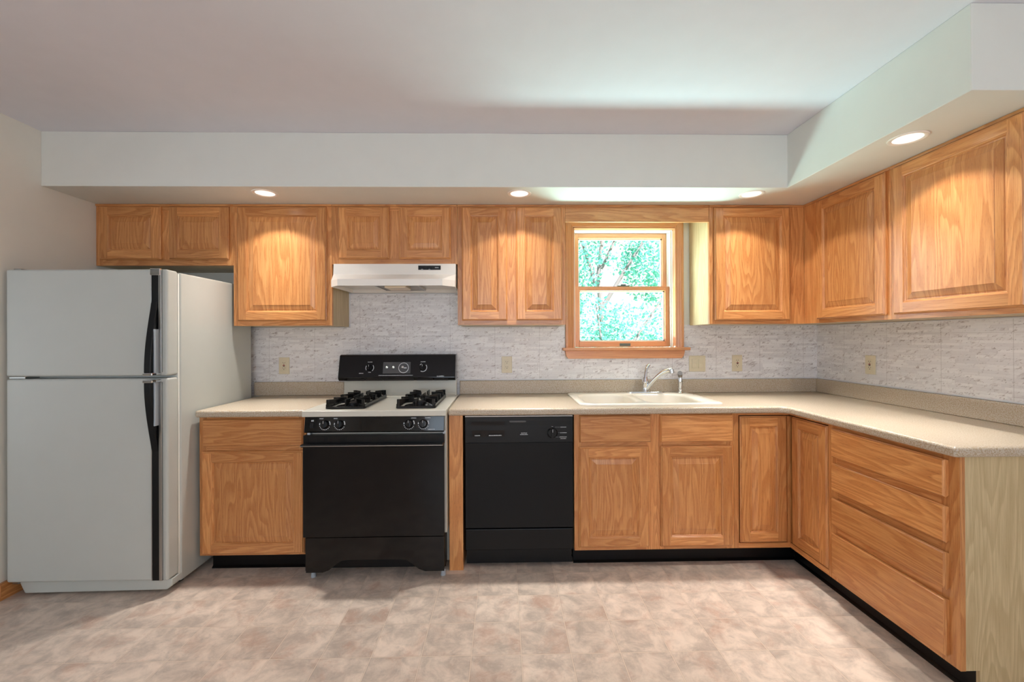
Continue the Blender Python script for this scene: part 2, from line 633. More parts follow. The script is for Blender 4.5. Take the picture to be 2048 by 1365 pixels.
for y in (-170, -119.5, -69):
    m.box(XA - 0.5, XA + 2, y, y + 3.5, 0, 82)
m.box(XA - 0.5, XA + 2, -170, -66, 78.5, 82)
structure('door_1', m, WHITEV)
# soffit: an L-shaped dropped box over the cabinets
SX, SE = XR - SD, 62.6
m = MB(T_world)
m.prism([(XL, 0), (XL, -SD), (SX, -SD), (SX, -SE), (XR, -SE), (XR, 0)], (0, 1), 2, ZS, ZC)
structure('ceiling_soffit', m, SOFP, bevel=0.12)
m = MB(T_world)                                 # oak baseboard that wraps the end of the left wall
m.box(XL, XL + 0.6, JY - 0.6, -8, 0, 3.4, g=1)
m.box(XL - 4.6, XL + 0.6, JY - 0.6, JY, 0, 3.4, g=0)
structure('baseboard_left', m, OAK, bevel=0.1)

# ================================================================ sink window
win = thing('window_1', (34, 0, 48), None, None)
win['kind'] = 'structure'
m = MB()
# mitred casing with a stepped, moulded face: (inset from outer edge, thickness)
CO = (17.2, 50.1, 48.6, 84.4)                   # outer x0,x1,z0,z1
PROF = ((0, 0), (0, 0.85), (0.12, 0.95), (0.55, 0.95), (0.7, 0.78), (1.0, 0.72), (1.15, 0.62), (1.75, 0.5), (1.95, 0.62), (2.15, 0.55), (2.25, 0.4), (2.25, 0))
rand = [m.board() for _ in range(3)]
for (i0, t0), (i1, t1) in zip(PROF, PROF[1:]):
    x0, x1, z1 = CO[0], CO[1], CO[3]
    m.poly([(x0 + i0, CO[2], t0), (x0 + i1, CO[2], t1), (x0 + i1, z1 - i1, t1), (x0 + i0, z1 - i0, t0)], 1, rand[0])
    m.poly([(x1 - i0, CO[2], t0), (x1 - i0, z1 - i0, t0), (x1 - i1, z1 - i1, t1), (x1 - i1, CO[2], t1)], 1, rand[1])
    m.poly([(x0 + i0, z1 - i0, t0), (x0 + i1, z1 - i1, t1), (x1 - i1, z1 - i1, t1), (x1 - i0, z1 - i0, t0)], 0, rand[2])
m.build('casing', PINE, win)
m = MB()
m.box(16.2, 51.35, 47.85, 48.65, -3.5, 2.3, g=0)
m.build('stool', PINE, win, bevel=0.18, seg=3)
m = MB()
m.prism([(17.0, 47.85), (17.3, 46.3), (17.9, 45.6), (49.5, 45.6), (50.1, 46.3), (50.4, 47.85)], (0, 1), 2, 0.0, 0.85, g=0)
m.build('apron', PINE, win, bevel=0.1)
m = MB()                                        # jamb liners: oak inside strip, white vinyl tracks
for x0, x1 in ((19.35, 19.75), (48.0, 48.45)):
    m.box(x0, x1, 48.65, 82.2, -1.6, 0.3, g=1)
m.box(19.35, 48.45, 81.8, 82.2, -1.6, 0.3, g=0)
m.each('jamb', PINE, win)
m = MB()
for x0, x1 in ((19.3, 19.9), (47.9, 48.6)):
    m.box(x0, x1, 48.65, 82.2, -6.8, -1.6)
for x0, x1 in ((19.9, 20.3), (47.5, 47.9)):
    m.box(x0, x1, 48.65, 82.2, -5.0, -4.6)
    m.box(x0, x1, 48.65, 82.2, -2.6, -2.2)
m.box(19.3, 48.6, 81.7, 82.2, -6.8, -1.6)
m.each('jamb_liner', WHITEV, win)


def sash(name, x0, x1, z0, z1, st, rt, rb, h0, h1):
    m = MB()
    m.box(x0, x0 + st, z0, z1, h0, h1, g=1)
    m.box(x1 - st, x1, z0, z1, h0, h1, g=1)
    m.box(x0 + st, x1 - st, z0, z0 + rb, h0, h1, g=0)
    m.box(x0 + st, x1 - st, z1 - rt, z1, h0, h1, g=0)
    s = m.build(name, PINE, win, bevel=0.08)
    g = MB()
    for a0, a1, c0, c1 in ((x0 + st, x0 + st + 0.35, z0 + rb, z1 - rt), (x1 - st - 0.35, x1 - st, z0 + rb, z1 - rt),
                           (x0 + st, x1 - st, z0 + rb, z0 + rb + 0.35), (x0 + st, x1 - st, z1 - rt - 0.35, z1 - rt)):
        g.box(a0, a1, c0, c1, h0 + 0.1, h0 + 0.65)
    g.each('glazing_stop', WHITEV, s)
    g = MB()
    g.box(x0 + st, x1 - st, z0 + rb, z1 - rt, h0 + 0.3, h0 + 0.42)
    g.build('glass', GLASS, s)
    return s


sl = sash('lower_sash', 20.3, 47.75, 48.75, 65.95, 1.35, 1.15, 1.55, -4.5, -3.1)
su = sash('upper_sash', 20.35, 47.8, 64.9, 81.65, 1.35, 1.35, 1.1, -6.5, -5.1)
m = MB()
m.box(32.7, 36.2, 65.95, 66.35, -4.2, -3.3)
m.box(33.8, 35.2, 66.35, 66.7, -4.0, -3.5)
m.build('sash_lock', GREEN_TAG, sl, bevel=0.08)
m = MB()
m.box(33.2, 36.3, 48.95, 49.75, -3.12, -3.04)
tg = m.build('name_tag', GREEN_TAG, sl)

# ================================================================ cabinet parts
FW = 2.15


def door(parent, T, a0, a1, b0, b1, h0, pull=None, th=0.75):
    """raised-panel door: stiles, rails, mitred sticking and a raised panel of its own"""
    m = MB(T)
    h1, fw = h0 + th, FW
    B = {k: m.board() for k in 'lrtbe'}
    R = lambda i, h, pl=0.0: [(a0 + i, b0 + i + (pl if pull == 'bottom' else 0), h), (a1 - i, b0 + i + (pl if pull == 'bottom' else 0), h),
                              (a1 - i, b1 - i - (pl if pull == 'top' else 0), h), (a0 + i, b1 - i - (pl if pull == 'top' else 0), h)]
    sides = (0, 1, 0, 1)
    m.loops([R(0.0, h0, 0.45), R(0, h0 + 0.42), R(0.04, h0 + 0.48), R(0.16, h0 + 0.52), R(0.32, h1)], gs=sides, b=B['e'], cap0=True)
    o = 0.32
    # outer face: stiles run through, rails between
    m.poly([(a0 + o, b0 + o, h1), (a0 + fw, b0 + o, h1), (a0 + fw, b1 - o, h1), (a0 + o, b1 - o, h1)], 1, B['l'])
    m.poly([(a1 - fw, b0 + o, h1), (a1 - o, b0 + o, h1), (a1 - o, b1 - o, h1), (a1 - fw, b1 - o, h1)], 1, B['r'])
    m.poly([(a0 + fw, b0 + o, h1), (a1 - fw, b0 + o, h1), (a1 - fw, b0 + fw, h1), (a0 + fw, b0 + fw, h1)], 0, B['b'])
    m.poly([(a0 + fw, b1 - fw, h1), (a1 - fw, b1 - fw, h1), (a1 - fw, b1 - o, h1), (a0 + fw, b1 - o, h1)], 0, B['t'])
    L = [R(fw, h1), R(fw + 0.08, h1 - 0.1), R(fw + 0.2, h1 - 0.13), R(fw + 0.36, h1 - 0.36), R(fw + 0.36, h0 + 0.1)]
    for A, C in zip(L, L[1:]):
        for i, (g, k) in enumerate(((0, 'b'), (1, 'r'), (0, 't'), (1, 'l'))):
            j = (i + 1) % 4
            m.poly([A[i], A[j], C[j], C[i]], g, B[k])
    d = m.build('door', OAK, parent)
    p = MB(T)
    b = p.board()
    i0 = fw + 0.28
    p.loops([R(i0, h0 + 0.12), R(i0, h1 - 0.38), R(i0 + 0.3, h1 - 0.38), R(i0 + 0.42, h1 - 0.30), R(i0 + 1.45, h1 - 0.08), R(i0 + 1.5, h1 - 0.02)], g=1, b=b, cap0=True, cap1=True)
    p.build('raised_panel', OAK, d)
    return d


def drawer_front(parent, T, a0, a1, b0, b1, h0, name='drawer_front', pull=True):
    m = MB(T)
    h1 = h0 + 0.75
    b = m.board()
    R = lambda i, h, pl=0.0: [(a0 + i, b0 + i + pl, h), (a1 - i, b0 + i + pl, h), (a1 - i, b1 - i - pl * 0.5, h), (a0 + i, b1 - i - pl * 0.5, h)]
    m.loops([R(0, h0, 0.35 if pull else 0), R(0, h0 + 0.4), R(0.03, h0 + 0.5), R(0.1, h0 + 0.54), R(0.22, h1)], g=0, gs=(0, 1, 0, 1), b=b, cap0=True, cap1=True)
    return m.build(name, OAK, parent)


def face_frame(parent, T, h, stiles, rails, th=0.75):
    """stiles: (a0,a1,b0,b1); rails likewise with the grain running across"""
    m = MB(T)
    for a0, a1, b0, b1 in stiles:
        m.box(a0, a1, b0, b1, h - th, h, g=1)
    for a0, a1, b0, b1 in rails:
        m.box(a0, a1, b0, b1, h - th, h, g=0)
    return m.build('face_frame', OAK, parent)


def wall_cab(label, T, org, a0, a1, b0, doors, body=None, stile=1.6, extra=(), mull=True, left=None):
    t = thing('wall_cabinet', org, label, 'cabinet', 'oak wall cabinets')
    bt = ZS - 0.02
    m = MB(T)
    x0, x1 = body or (a0, a1)
    m.box(x0, x1, b0, bt, 0.3, 11.25, g=1)
    m.build('cabinet_body', OAKV, t)
    left = left or stile
    st = [(a0, a0 + left, b0, bt), (a1 - stile, a1, b0, bt)] + [(e0, e1, b0, bt) for e0, e1 in extra]
    inner0, inner1 = a0 + left, a1 - stile
    if len(doors) == 2 and mull:
        c0, c1 = doors[0][1] - 0.5, doors[1][0] + 0.5
        st.append((c0, c1, b0 + 1.5, bt - 1.5))
    face_frame(t, T, 12.0, st, [(inner0, inner1, b0, b0 + 1.5), (inner0, inner1, bt - 1.5, bt)])
    for d0, d1, e0, e1 in doors:
        door(t, T, d0, d1, e0, e1, 12.0, 'bottom')
    m = MB(T)
    lo = min([a0] + [e[0] for e in extra])
    hi = max([a1] + [e[1] for e in extra])
    m.box(lo, hi, ZS - 0.55, ZS - 0.03, 12.0, 12.3, g=0)
    m.build('top_moulding', OAK, t, bevel=0.08)
    return t


DT = 84.02
wall_cab('short two-door oak wall cabinet above the white refrigerator', T_back, (-83, -6, 69.6), -99.65, -66.45, 69.6,
         [(-98.5, -83.7, 71.0, DT), (-81.75, -67.3, 71.0, DT)])
wall_cab('tall single-door oak wall cabinet between refrigerator and range hood', T_back, (-54.4, -6, 54.7), -66.4, -42.4, 54.7,
         [(-65.25, -43.55, 55.85, DT)])
wall_cab('short two-door oak wall cabinet sitting on top of the range hood', T_back, (-27, -6, 69.85), -42.35, -11.4, 69.85,
         [(-40.7, -28.1, 71.1, DT), (-25.8, -12.95, 71.1, DT)])
wall_cab('tall two-door oak wall cabinet between range hood and window', T_back, (2, -6, 54.7), -11.35, 15.55, 54.7,
         [(-10.25, 1.0, 55.8, DT), (3.25, 14.7, 55.8, DT)])
wall_cab('single-door oak wall cabinet just right of the window', T_back, (62, -6, 54.7), 51.9, 72.8, 54.7,
         [(53.0, 72.15, 55.6, DT)], body=(51.9, XR - 0.3), stile=1.25, extra=((72.8, XR - 12.0),))
wall_cab('narrow single-door oak wall cabinet on the right wall beside the corner', T_right, (XR - 6, -24, 54.7), 12.05, 36.45, 54.7,
         [(16.9, 35.75, 55.6, DT)], left=5.0)
wall_cab('widest single-door oak wall cabinet at the front end of the right wall', T_right, (XR - 6, -48, 54.7), 36.5, 60.2, 54.7,
         [(37.5, 58.85, 55.6, DT)])
m = MB()
m.box(15.6, 51.85, 80.45, ZS - 0.03, 11.2, 12.0, g=0)
m.box(15.6, 51.85, ZS - 0.55, ZS - 0.03, 12.0, 12.3, g=0)
tag(m.build('valance', OAK, origin=(33.7, -12, 80.45), bevel=0.05), 'plain oak valance board spanning above the window', 'valance')


def base_body(t, T, a0, a1, toe=True, h=23.25, name='cabinet_body', mat=None, top=34.45):
    m = MB(T)
    m.box(a0, a1, 4.1, top, 0.3, h, g=1)
    m.build(name, mat or OAKV, t)


def toe_kick(t, T, a0, a1, h=21.1):
    m = MB(T)
    m.box(a0, a1, 0.02, 4.1, h - 0.5, h)
    m.prism([(h, 0.02), (h + 0.45, 0.02), (h + 0.45, 0.12), (h, 0.5)], (2, 1), 0, a0, a1)
    m.build('toe_kick', TOEK, t)


BT = 34.47
t = thing('base_cabinet', (-55, -12, 0), 'oak base cabinet with drawer and door between refrigerator and range', 'cabinet', 'oak base cabinets')
base_body(t, T_back, -66.5, -43.4)
face_frame(t, T_back, 24.0, [(-66.5, -64.9, 4.1, BT), (-45, -43.4, 4.1, BT)], [(-64.9, -45, 33.0, BT), (-64.9, -45, 26.5, 28.4), (-64.9, -45, 4.1, 5.6)])
drawer_front(t, T_back, -65.45, -43.9, 28.05, 34.0, 24.0)
door(t, T_back, -65.75, -43.7, 4.55, 26.95, 24.0, 'top')
toe_kick(t, T_back, -65.6, -43.4)

t = thing('base_cabinet', (33.5, -12, 0), 'oak sink base cabinet with two doors below the sink', 'cabinet', 'oak base cabinets')
base_body(t, T_back, 15.6, 51.45, top=26.4)
m = MB()
m.box(15.6, 16.35, 26.4, BT, 0.3, 23.25, g=1)
m.box(50.7, 51.45, 26.4, BT, 0.3, 23.25, g=1)
m.each('side_panel', OAKV, t)
face_frame(t, T_back, 24.0, [(15.6, 17.3, 4.1, BT), (49.75, 51.45, 4.1, BT), (31.6, 35.5, 4.1, BT)],
           [(17.3, 31.6, 33.0, BT), (35.5, 49.75, 33.0, BT), (17.3, 31.6, 26.3, 28.7), (35.5, 49.75, 26.3, 28.7), (17.3, 31.6, 4.1, 5.6), (35.5, 49.75, 4.1, 5.6)])
drawer_front(t, T_back, 16.7, 32.6, 28.15, 34.15, 24.0, 'false_front')
drawer_front(t, T_back, 34.75, 50.95, 28.1, 34.2, 24.0, 'false_front')
door(t, T_back, 16.55, 32.2, 4.9, 27.2, 24.0, 'top')
door(t, T_back, 34.75, 50.8, 4.9, 27.2, 24.0, 'top')
toe_kick(t, T_back, 15.7, 51.45)

CX = XR - 24.0                                  # face of the right-hand run
t = thing('base_cabinet', (76, -12, 0), 'oak corner base cabinet with a folding pair of narrow doors', 'cabinet', 'oak base cabinets')
m = MB(T_world)
m.prism([(51.5, -0.3), (51.5, -22.6), (CX + 1.4, -22.6), (CX + 1.4, -36.1), (XR - 0.3, -36.1), (XR - 0.3, -0.3)], (0, 1), 2, 4.1, BT)
m.build('cabinet_body', GAP, t)
m = MB()
m.box(51.5, 52.5, 4.1, BT, 22.6, 24.0, g=1)
m.box(52.5, CX, 33.85, BT, 22.6, 24.0, g=0)
m.box(52.5, CX, 4.1, 5.2, 22.6, 24.0, g=0)
m.T = T_back
fr = m
fr2 = MB(T_right)
fr2.box(35.55, 36.15, 4.1, BT, 22.6, 24.0, g=1)
fr2.box(24.0, 35.55, 33.85, BT, 22.6, 24.0, g=0)
fr2.box(24.0, 35.55, 4.1, 5.2, 22.6, 24.0, g=0)
fr.build('face_frame', OAK, t)
fr2.build('face_frame', OAK, t)
door(t, T_back, 52.8, CX - 0.75, 5.35, 33.65, 23.55)
door(t, T_right, 24.85, 35.4, 5.35, 33.65, 23.55)
m = MB()
m.box(CX - 0.72, CX + 0.35, 5.35, 33.65, 22.65, 24.25, g=1)     # hinge stile in the corner between the two doors
m.build('corner_stile', OAK, t)
toe_kick(t, T_back, 51.45, XR - 21.2)
toe_kick(t, T_right, 21.2, 36.15)

t = thing('base_cabinet', (XR - 12, -48, 0), 'oak base cabinet with a stack of four wide drawers', 'cabinet', 'oak base cabinets')
base_body(t, T_right, 36.2, 59.6)
face_frame(t, T_right, 24.0, [(36.2, 37.8, 4.1, BT), (57.6, 60.15, 4.1, BT)],
           [(37.8, 57.6, b0, b1) for b0, b1 in ((33.0, BT), (26.2, 28.6), (19.5, 22.2), (12.9, 15.4), (4.1, 5.9))])
for b0, b1 in ((28.05, 33.55), (21.5, 26.85), (14.7, 20.15), (5.1, 13.4)):
    drawer_front(t, T_right, 37.0, 58.65, b0, b1, 24.0)
m = MB(T_right)
m.prism([(0.3, 0.0), (0.3, BT), (23.2, BT), (23.2, 4.1), (21.2, 4.1), (21.2, 0.0)], (2, 1), 0, 59.6, 60.1, g=1)
m.build('end_panel', OAKV, t)
toe_kick(t, T_right, 36.15, 59.65)

m = MB()
m.box(-12.15, -9.1, 0.0, 34.47, 0.5, 23.9, g=1)
tag(m.build('filler_panel', OAK, origin=(-10.6, -12, 0), bevel=0.04), 'narrow full-height oak panel between range and dishwasher', 'panel')

# ================================================================ worktops
def slab(name, outline, hole, strips, label, org):
    t = thing(name, org, label, 'countertop')
    bm = bmesh.new()
    def ring(pts):
        vs = [bm.verts.new(((p[0] - org[0]) * IN, (p[1] - org[1]) * IN, (36.0 - org[2]) * IN)) for p in pts]
        return [bm.edges.new((vs[i], vs[(i + 1) % len(vs)])) for i in range(len(vs))]
    E = ring(outline)
    if hole:
        E += ring(hole)
    bmesh.ops.triangle_fill(bm, edges=E, use_beauty=True)
    for fc in bm.faces:
        if fc.normal.z < 0:
            fc.normal_flip()
    r = bmesh.ops.extrude_face_region(bm, geom=list(bm.faces))
    bmesh.ops.translate(bm, verts=[v for v in r['geom'] if isinstance(v, bmesh.types.BMVert)], vec=(0, 0, -1.5 * IN))
    bmesh.ops.recalc_face_normals(bm, faces=bm.faces)
    me = bpy.data.meshes.new('worktop')
    bm.to_mesh(me)
    bm.free()
    me.materials.append(COUNTM)
    o = bpy.data.objects.new('worktop', me)
    COL.objects.link(o)
    o.parent = t
    md = o.modifiers.new('edge', 'BEVEL')
    md.width, md.segments, md.limit_method, md.angle_limit = 0.45 * IN, 4, 'ANGLE', math.radians(40)
    me.polygons.foreach_set('use_smooth', [True] * len(me.polygons))
    me.set_sharp_from_angle(angle=math.radians(30))
    for T, a0, a1, h0, h1 in strips:
        m = MB(T)
        m.box(a0, a1, 36.0, 39.72, h0, h1)
        m.build('upstand', COUNTM, t, bevel=0.2, seg=3)
    return t


slab('countertop', [(-66.55, -0.3), (-66.55, -25.5), (-43.05, -25.5), (-43.05, -0.3)], None, [(T_back, -67.9, -43.5, 0.3, 1.1)],
     'small speckled beige countertop between refrigerator and range', (-55, -12, 34.5))
CF = XR - 25.9
slab('countertop', [(-12.15, -0.3), (-12.15, -25.7), (CF - 1.1, -25.7), (CF, -26.8), (CF, -61.4), (XR - 0.3, -61.4), (XR - 0.3, -0.3)],
     rrect(17.9, 49.6, -22.2, -2.2, 1.5), [(T_back, -12.1, XR - 1.1, 0.3, 1.1), (T_right, 0.3, 61.4, 0.3, 1.1)],
     'long L-shaped speckled beige countertop holding the sink', (40, -12, 34.5))

# tiled backsplash
def splash(T, rects, label, org, trims):
    t = thing('tile_backsplash', org, label, 'backsplash')
    m = MB(T)
    k = 0.04
    for a0, a1, b0, b1 in rects:
        for q in ([(a0, b0, 0.25), (a1, b0, 0.25), (a1, b1, 0.25), (a0, b1, 0.25)],):
            m.poly(q, 1, (0, 0, 0, 0))
            m.uv[-1] = [(p[0], p[1]) for p in q]
        for q in ([(a0, b0, k), (a0, b0, 0.25), (a0, b1, 0.25), (a0, b1, k)], [(a1, b0, 0.25), (a1, b0, k), (a1, b1, k), (a1, b1, 0.25)], [(a0, b0, k), (a0, b1, k), (a1, b1, k), (a1, b0, k)],
                  [(a0, b0, k), (a1, b0, k), (a1, b0, 0.25), (a0, b0, 0.25)], [(a0, b1, 0.25), (a1, b1, 0.25), (a1, b1, k), (a0, b1, k)]):
            m.poly(q, 1, (0, 0, 0, 0))
    m.build('mosaic_sheet', TILEM, t)
    m = MB(T)
    for a0, a1, b0, b1 in trims:
        m.box(a0, a1, b0, b1, 0.04, 0.42)
    m.each('edge_trim', CAULK, t, bevel=0.08)
    return t


splash(T_back, [(-69.5, -42.5, 36, 54.5), (-42.5, -11.5, 30, 63.8), (-11.5, 17.0, 36, 54.5), (17.0, 50.2, 36, 45.7), (50.2, XR, 36, 54.9)],
       'whitish marble strip mosaic backsplash along the window wall', (0, 0, 36),
       [(-69.5, -43.6, 54.3, 54.65), (-12.0, XR - 0.4, 39.74, 40.05), (51.3, XR - 0.4, 54.6, 54.9), (-42.38, -11.4, 63.6, 63.85), (-42.38, -42.0, 54.7, 63.6)])
splash(T_right, [(0.25, 61.4, 36, 54.6)], 'whitish marble strip mosaic backsplash on the right wall', (XR, -30, 36),
       [(0.4, 61.4, 39.74, 40.05), (0.4, 61.4, 54.35, 54.65)])

# ================================================================ marks: tiny printed strokes
def marks(parent, T, h, words, name='lettering', mat=None):
    for a, b, w, ht in words:
        m = MB(T)
        x = a
        while x < a + w - 0.02:
            k = random.uniform(0.6, 1.0) * ht * 0.55
            m.box(x, min(x + k, a + w), b, b + ht * random.uniform(0.75, 1.0), h, h + 0.015)
            x += k + ht * 0.22
        m.build(name, mat or MARK, parent)


# ================================================================ refrigerator
t = thing('refrigerator', (-83.2, -18, 0), 'white top-freezer refrigerator with black handles by the left wall', 'refrigerator')
FX0, FX1 = -98.95, -67.2
m = MB()
m.box(FX0, FX1, 1.2, 65.3, 3.2, 28.6)
m.build('body', FRIDGE, t, bevel=0.35, seg=3)
m = MB()
m.box(FX0 + 0.2, FX1 - 0.2, 2.0, 65.0, 28.6, 29.0)
m.build('door_gasket', WHITEV, t)


def fridge_door(b0, b1):
    m = MB()
    m.box(FX0, FX1 - 0.1, b0, b1, 29.0, 32.0)
    return m.build('door', FRIDGE, t, bevel=0.45, seg=4)


dz = fridge_door(44.1, 65.5)
dl = fridge_door(3.1, 43.65)


def fridge_handle(d, b_seam, b_flush, b_end, sgn):
    # vertical black trim strip with silver edges, a bowed grip near the seam and a chrome end cap
    m = MB()
    lo, hi = min(b_seam, b_end), max(b_seam, b_end)
    m.box(-70.15, -68.75, lo, hi, 31.9, 32.22)
    m.build('handle_strip', BLACKP, d, bevel=0.05)
    m = MB()
    m.box(-70.32, -70.15, lo, hi, 31.9, 32.3)
    m.box(-68.75, -68.2, lo, hi, 31.9, 32.35)
    m.each('handle_trim', STEELM, d, bevel=0.05)
    P = []
    n = 10
    for i in range(n + 1):
        s = i / n
        P.append((b_flush + (b_seam - b_flush) * s, 32.2 + 1.9 * math.sin(s * math.pi * 0.5) ** 1.1))
    L = []
    for b, h in P:
        L.append([(-70.25, b, h - 0.0), (-68.95, b, h - 0.0), (-68.95, b, max(32.0, h - 0.75)), (-70.25, b, max(32.0, h - 0.75))])
    if sgn < 0:
        L = L[::-1]
    m = MB()
    m.loops(L, cap0=True, cap1=True)
    m.build('handle', BLACKP, d, bevel=0.12)
    m = MB()
    a, c = (b_seam, b_seam + sgn * 8.6)
    m.box(-69.0, -68.72, min(a, c), max(a, c), 32.2, 33.3)
    m.build('handle_grip', GREYP, d, bevel=0.06)
    m = MB()
    m.box(-70.4, -68.5, min(b_seam, b_seam - sgn * 0.55), max(b_seam, b_seam - sgn * 0.55), 31.6, 34.25)
    m.build('handle_cap', CHROME, d, bevel=0.12)


fridge_handle(dz, 44.85, 59.3, 65.35, 1)
fridge_handle(dl, 42.9, 28.9, 3.3, -1)
m = MB()
m.box(-70.3, -68.3, 64.2, 65.6, 32.0, 32.5)
m.build('top_cap', CHROME, dz, bevel=0.1)
m = MB()
m.box(-98.6, -95.4, 43.68, 44.08, 28.6, 31.7)
m.box(-98.4, -97.0, 65.3, 65.8, 28.0, 31.0)
m.box(-98.4, -97.2, 2.55, 3.1, 28.5, 31.4)
m.each('hinge', STEELM, t, bevel=0.05)
m = MB()
m.prism([(-97.6, 3.0), (-96.4, 0.45), (-68.3, 0.75), (-67.25, 1.6), (-67.25, 3.0)], (0, 1), 2, 27.6, 31.0)
m.build('base_grille', FRIDGE, t, bevel=0.2)
m = MB()
for a, h in ((-96.5, 6), (-69.5, 6), (-96.5, 26), (-69.5, 26)):
    m.cyl((a, 0, h), (a, 1.3, h), 0.8)
m.each('foot', BLACKP, t)

# ================================================================ gas range
t = thing('gas_range', (-27.5, -14, 0), 'white gas range with black oven door and black console', 'stove')
RX0, RX1 = -42.35, -12.4
m = MB()
m.box(RX0, RX1, 1.3, 9.35, 2.2, 22.0)
m.box(RX0, RX1, 9.35, 34.9, 2.2, 26.0)
m.build('body', ENAMEL, t, bevel=0.1)
m = MB()
m.box(RX0 - 0.25, RX1 + 0.1, 34.9, 36.15, 2.0, 27.9)
m.box(RX0 + 0.5, RX1 - 0.5, 36.0, 36.3, 2.2, 6.0)
ct = m.build('cooktop', ENAMEL, t, bevel=0.4, seg=4)
m = MB()
m.prism([(2.0, 36.1), (2.0, 40.6), (2.9, 40.6), (3.0, 36.9), (3.5, 36.1)], (2, 1), 0, RX0 - 0.5, RX1 - 0.3)
m.build('backguard', ENAMEL, t, bevel=0.15)
# console: leaning black box
CON = [(0.8, 40.3), (5.2, 40.3), (5.75, 41.1), (4.35, 46.9), (3.8, 47.15), (0.8, 47.15)]
m = MB()
m.prism(CON, (2, 1), 0, -43.45, -12.75)
con = m.build('console', BLACKG, t, bevel=0.15)
ns = Vector((0, 1.4, 5.8)).normalized()         # outward normal of the leaning face (b,h) -> local (0,b,h)
def on_con(a, b, off=0.0):
    s = (b - 41.1) / 5.8
    return Vector((a, b, 5.75 - 1.4 * s)) + Vector((0, 0.235, 0.972)) * off
def T_con(p):                                   # (across, up the lean, out)
    q = on_con(p[0], p[1], p[2])
    return T_back(q)
m = MB(T_con)
m.box(-31.8, -24.6, 42.2, 45.15, 0.0, 0.06)
clk = m.build('clock_panel', CLOCKF, con)
m = MB(T_con)
m.lathe((-26.4, 43.65, 0.06), (0, 0, 1), [(1.35, 0), (1.35, 0.05), (1.22, 0.06), (1.22, 0.02)], n=36, cap0=False, cap1=False)
m.box(-26.35, -25.6, 43.5, 43.75, 0.07, 0.1)
m.build('clock_dial', MARK, clk)
m = MB(T_con)
for a in (-30.7, -29.0):
    m.lathe((a, 43.75, 0.06), (0, 0, 1), [(0.36, 0), (0.34, 0.4), (0.2, 0.5)], n=18)
m.lathe((-26.6, 43.8, 0.06), (0, 0, 1), [(0.34, 0), (0.32, 0.4), (0.2, 0.5)], n=18)
m.each('timer_button', CHROME, clk)


def knob(parent, T, a, b, r, mat=BLACKG):
    m = MB(T)
    m.lathe((a, b, 0.0), (0, 0, 1), [(r, 0), (r, 0.3), (r * 0.86, 0.42), (r * 0.8, 0.55)], n=28)
    m.box(a - r * 0.25, a + r * 0.25, b - r * 0.8, b + r * 0.8, 0.4, 1.0)
    k = m.build('knob', mat, parent, bevel=0.04)
    m = MB(T)
    m.box(a - 0.04, a + 0.04, b + r * 0.2, b + r * 0.78, 1.0, 1.015)
    m.build('pointer_line', MARK, k)
    return k


def dial_ring(m, a, b, r, n, a0, a1, w=0.1, solid=False):
    """a ring of printed ticks (or a solid arc) around a knob"""
    if solid:
        k = 14
        for i in range(k):
            p, q = (math.radians(a0 + (a1 - a0) * j / k) for j in (i, i + 1))
            pts = [(a + r * math.cos(p), b + r * math.sin(p), 0.02), (a + (r + w) * math.cos(p), b + (r + w) * math.sin(p), 0.02),
                   (a + (r + w) * math.cos(q), b + (r + w) * math.sin(q), 0.02), (a + r * math.cos(q), b + r * math.sin(q), 0.02)]
            m.poly(pts)
        return
    for i in range(n):
        p = math.radians(a0 + (a1 - a0) * i / (n - 1))
        x, y = a + r * math.cos(p), b + r * math.sin(p)
        m.box(x - w * 0.6, x + w * 0.6, y - w * 0.6, y + w * 0.6, 0.0, 0.02)


for a in (-35.3, -21.35):
    knob(con, T_con, a, 43.7, 0.82)
for a, p0, p1, w in ((-35.3, -50, 40, 0.16), (-35.3, 150, 215, 0.16), (-21.35, -120, 40, 0.18), (-21.35, 110, 140, 0.14)):
    m = MB(T_con)
    dial_ring(m, a, 43.7, 0.95, 8, p0, p1, w, True)
    m.build('dial_print', MARK, con)
marks(con, T_con, 0.0, [(-35.9, 45.1, 1.2, 0.2), (-35.6, 42.45, 0.7, 0.2), (-38.0, 42.2, 1.1, 0.22), (-22.0, 45.1, 1.3, 0.2),
                        (-32.9, 41.65, 9.0, 0.16), (-17.6, 41.3, 1.9, 0.3), (-31.2, 44.7, 1.2, 0.12), (-29.6, 44.7, 1.3, 0.12), (-30.2, 42.6, 1.0, 0.12)])
m = MB()
for a0, a1 in ((-41.0, -36.6), (-36.3, -31.8), (-31.5, -23.6), (-22.9, -18.6), (-18.3, -14.6)):
    m.box(a0, a1, 40.32, 40.95, 5.3, 5.62)
m.each('vent_slot', GAP, con)

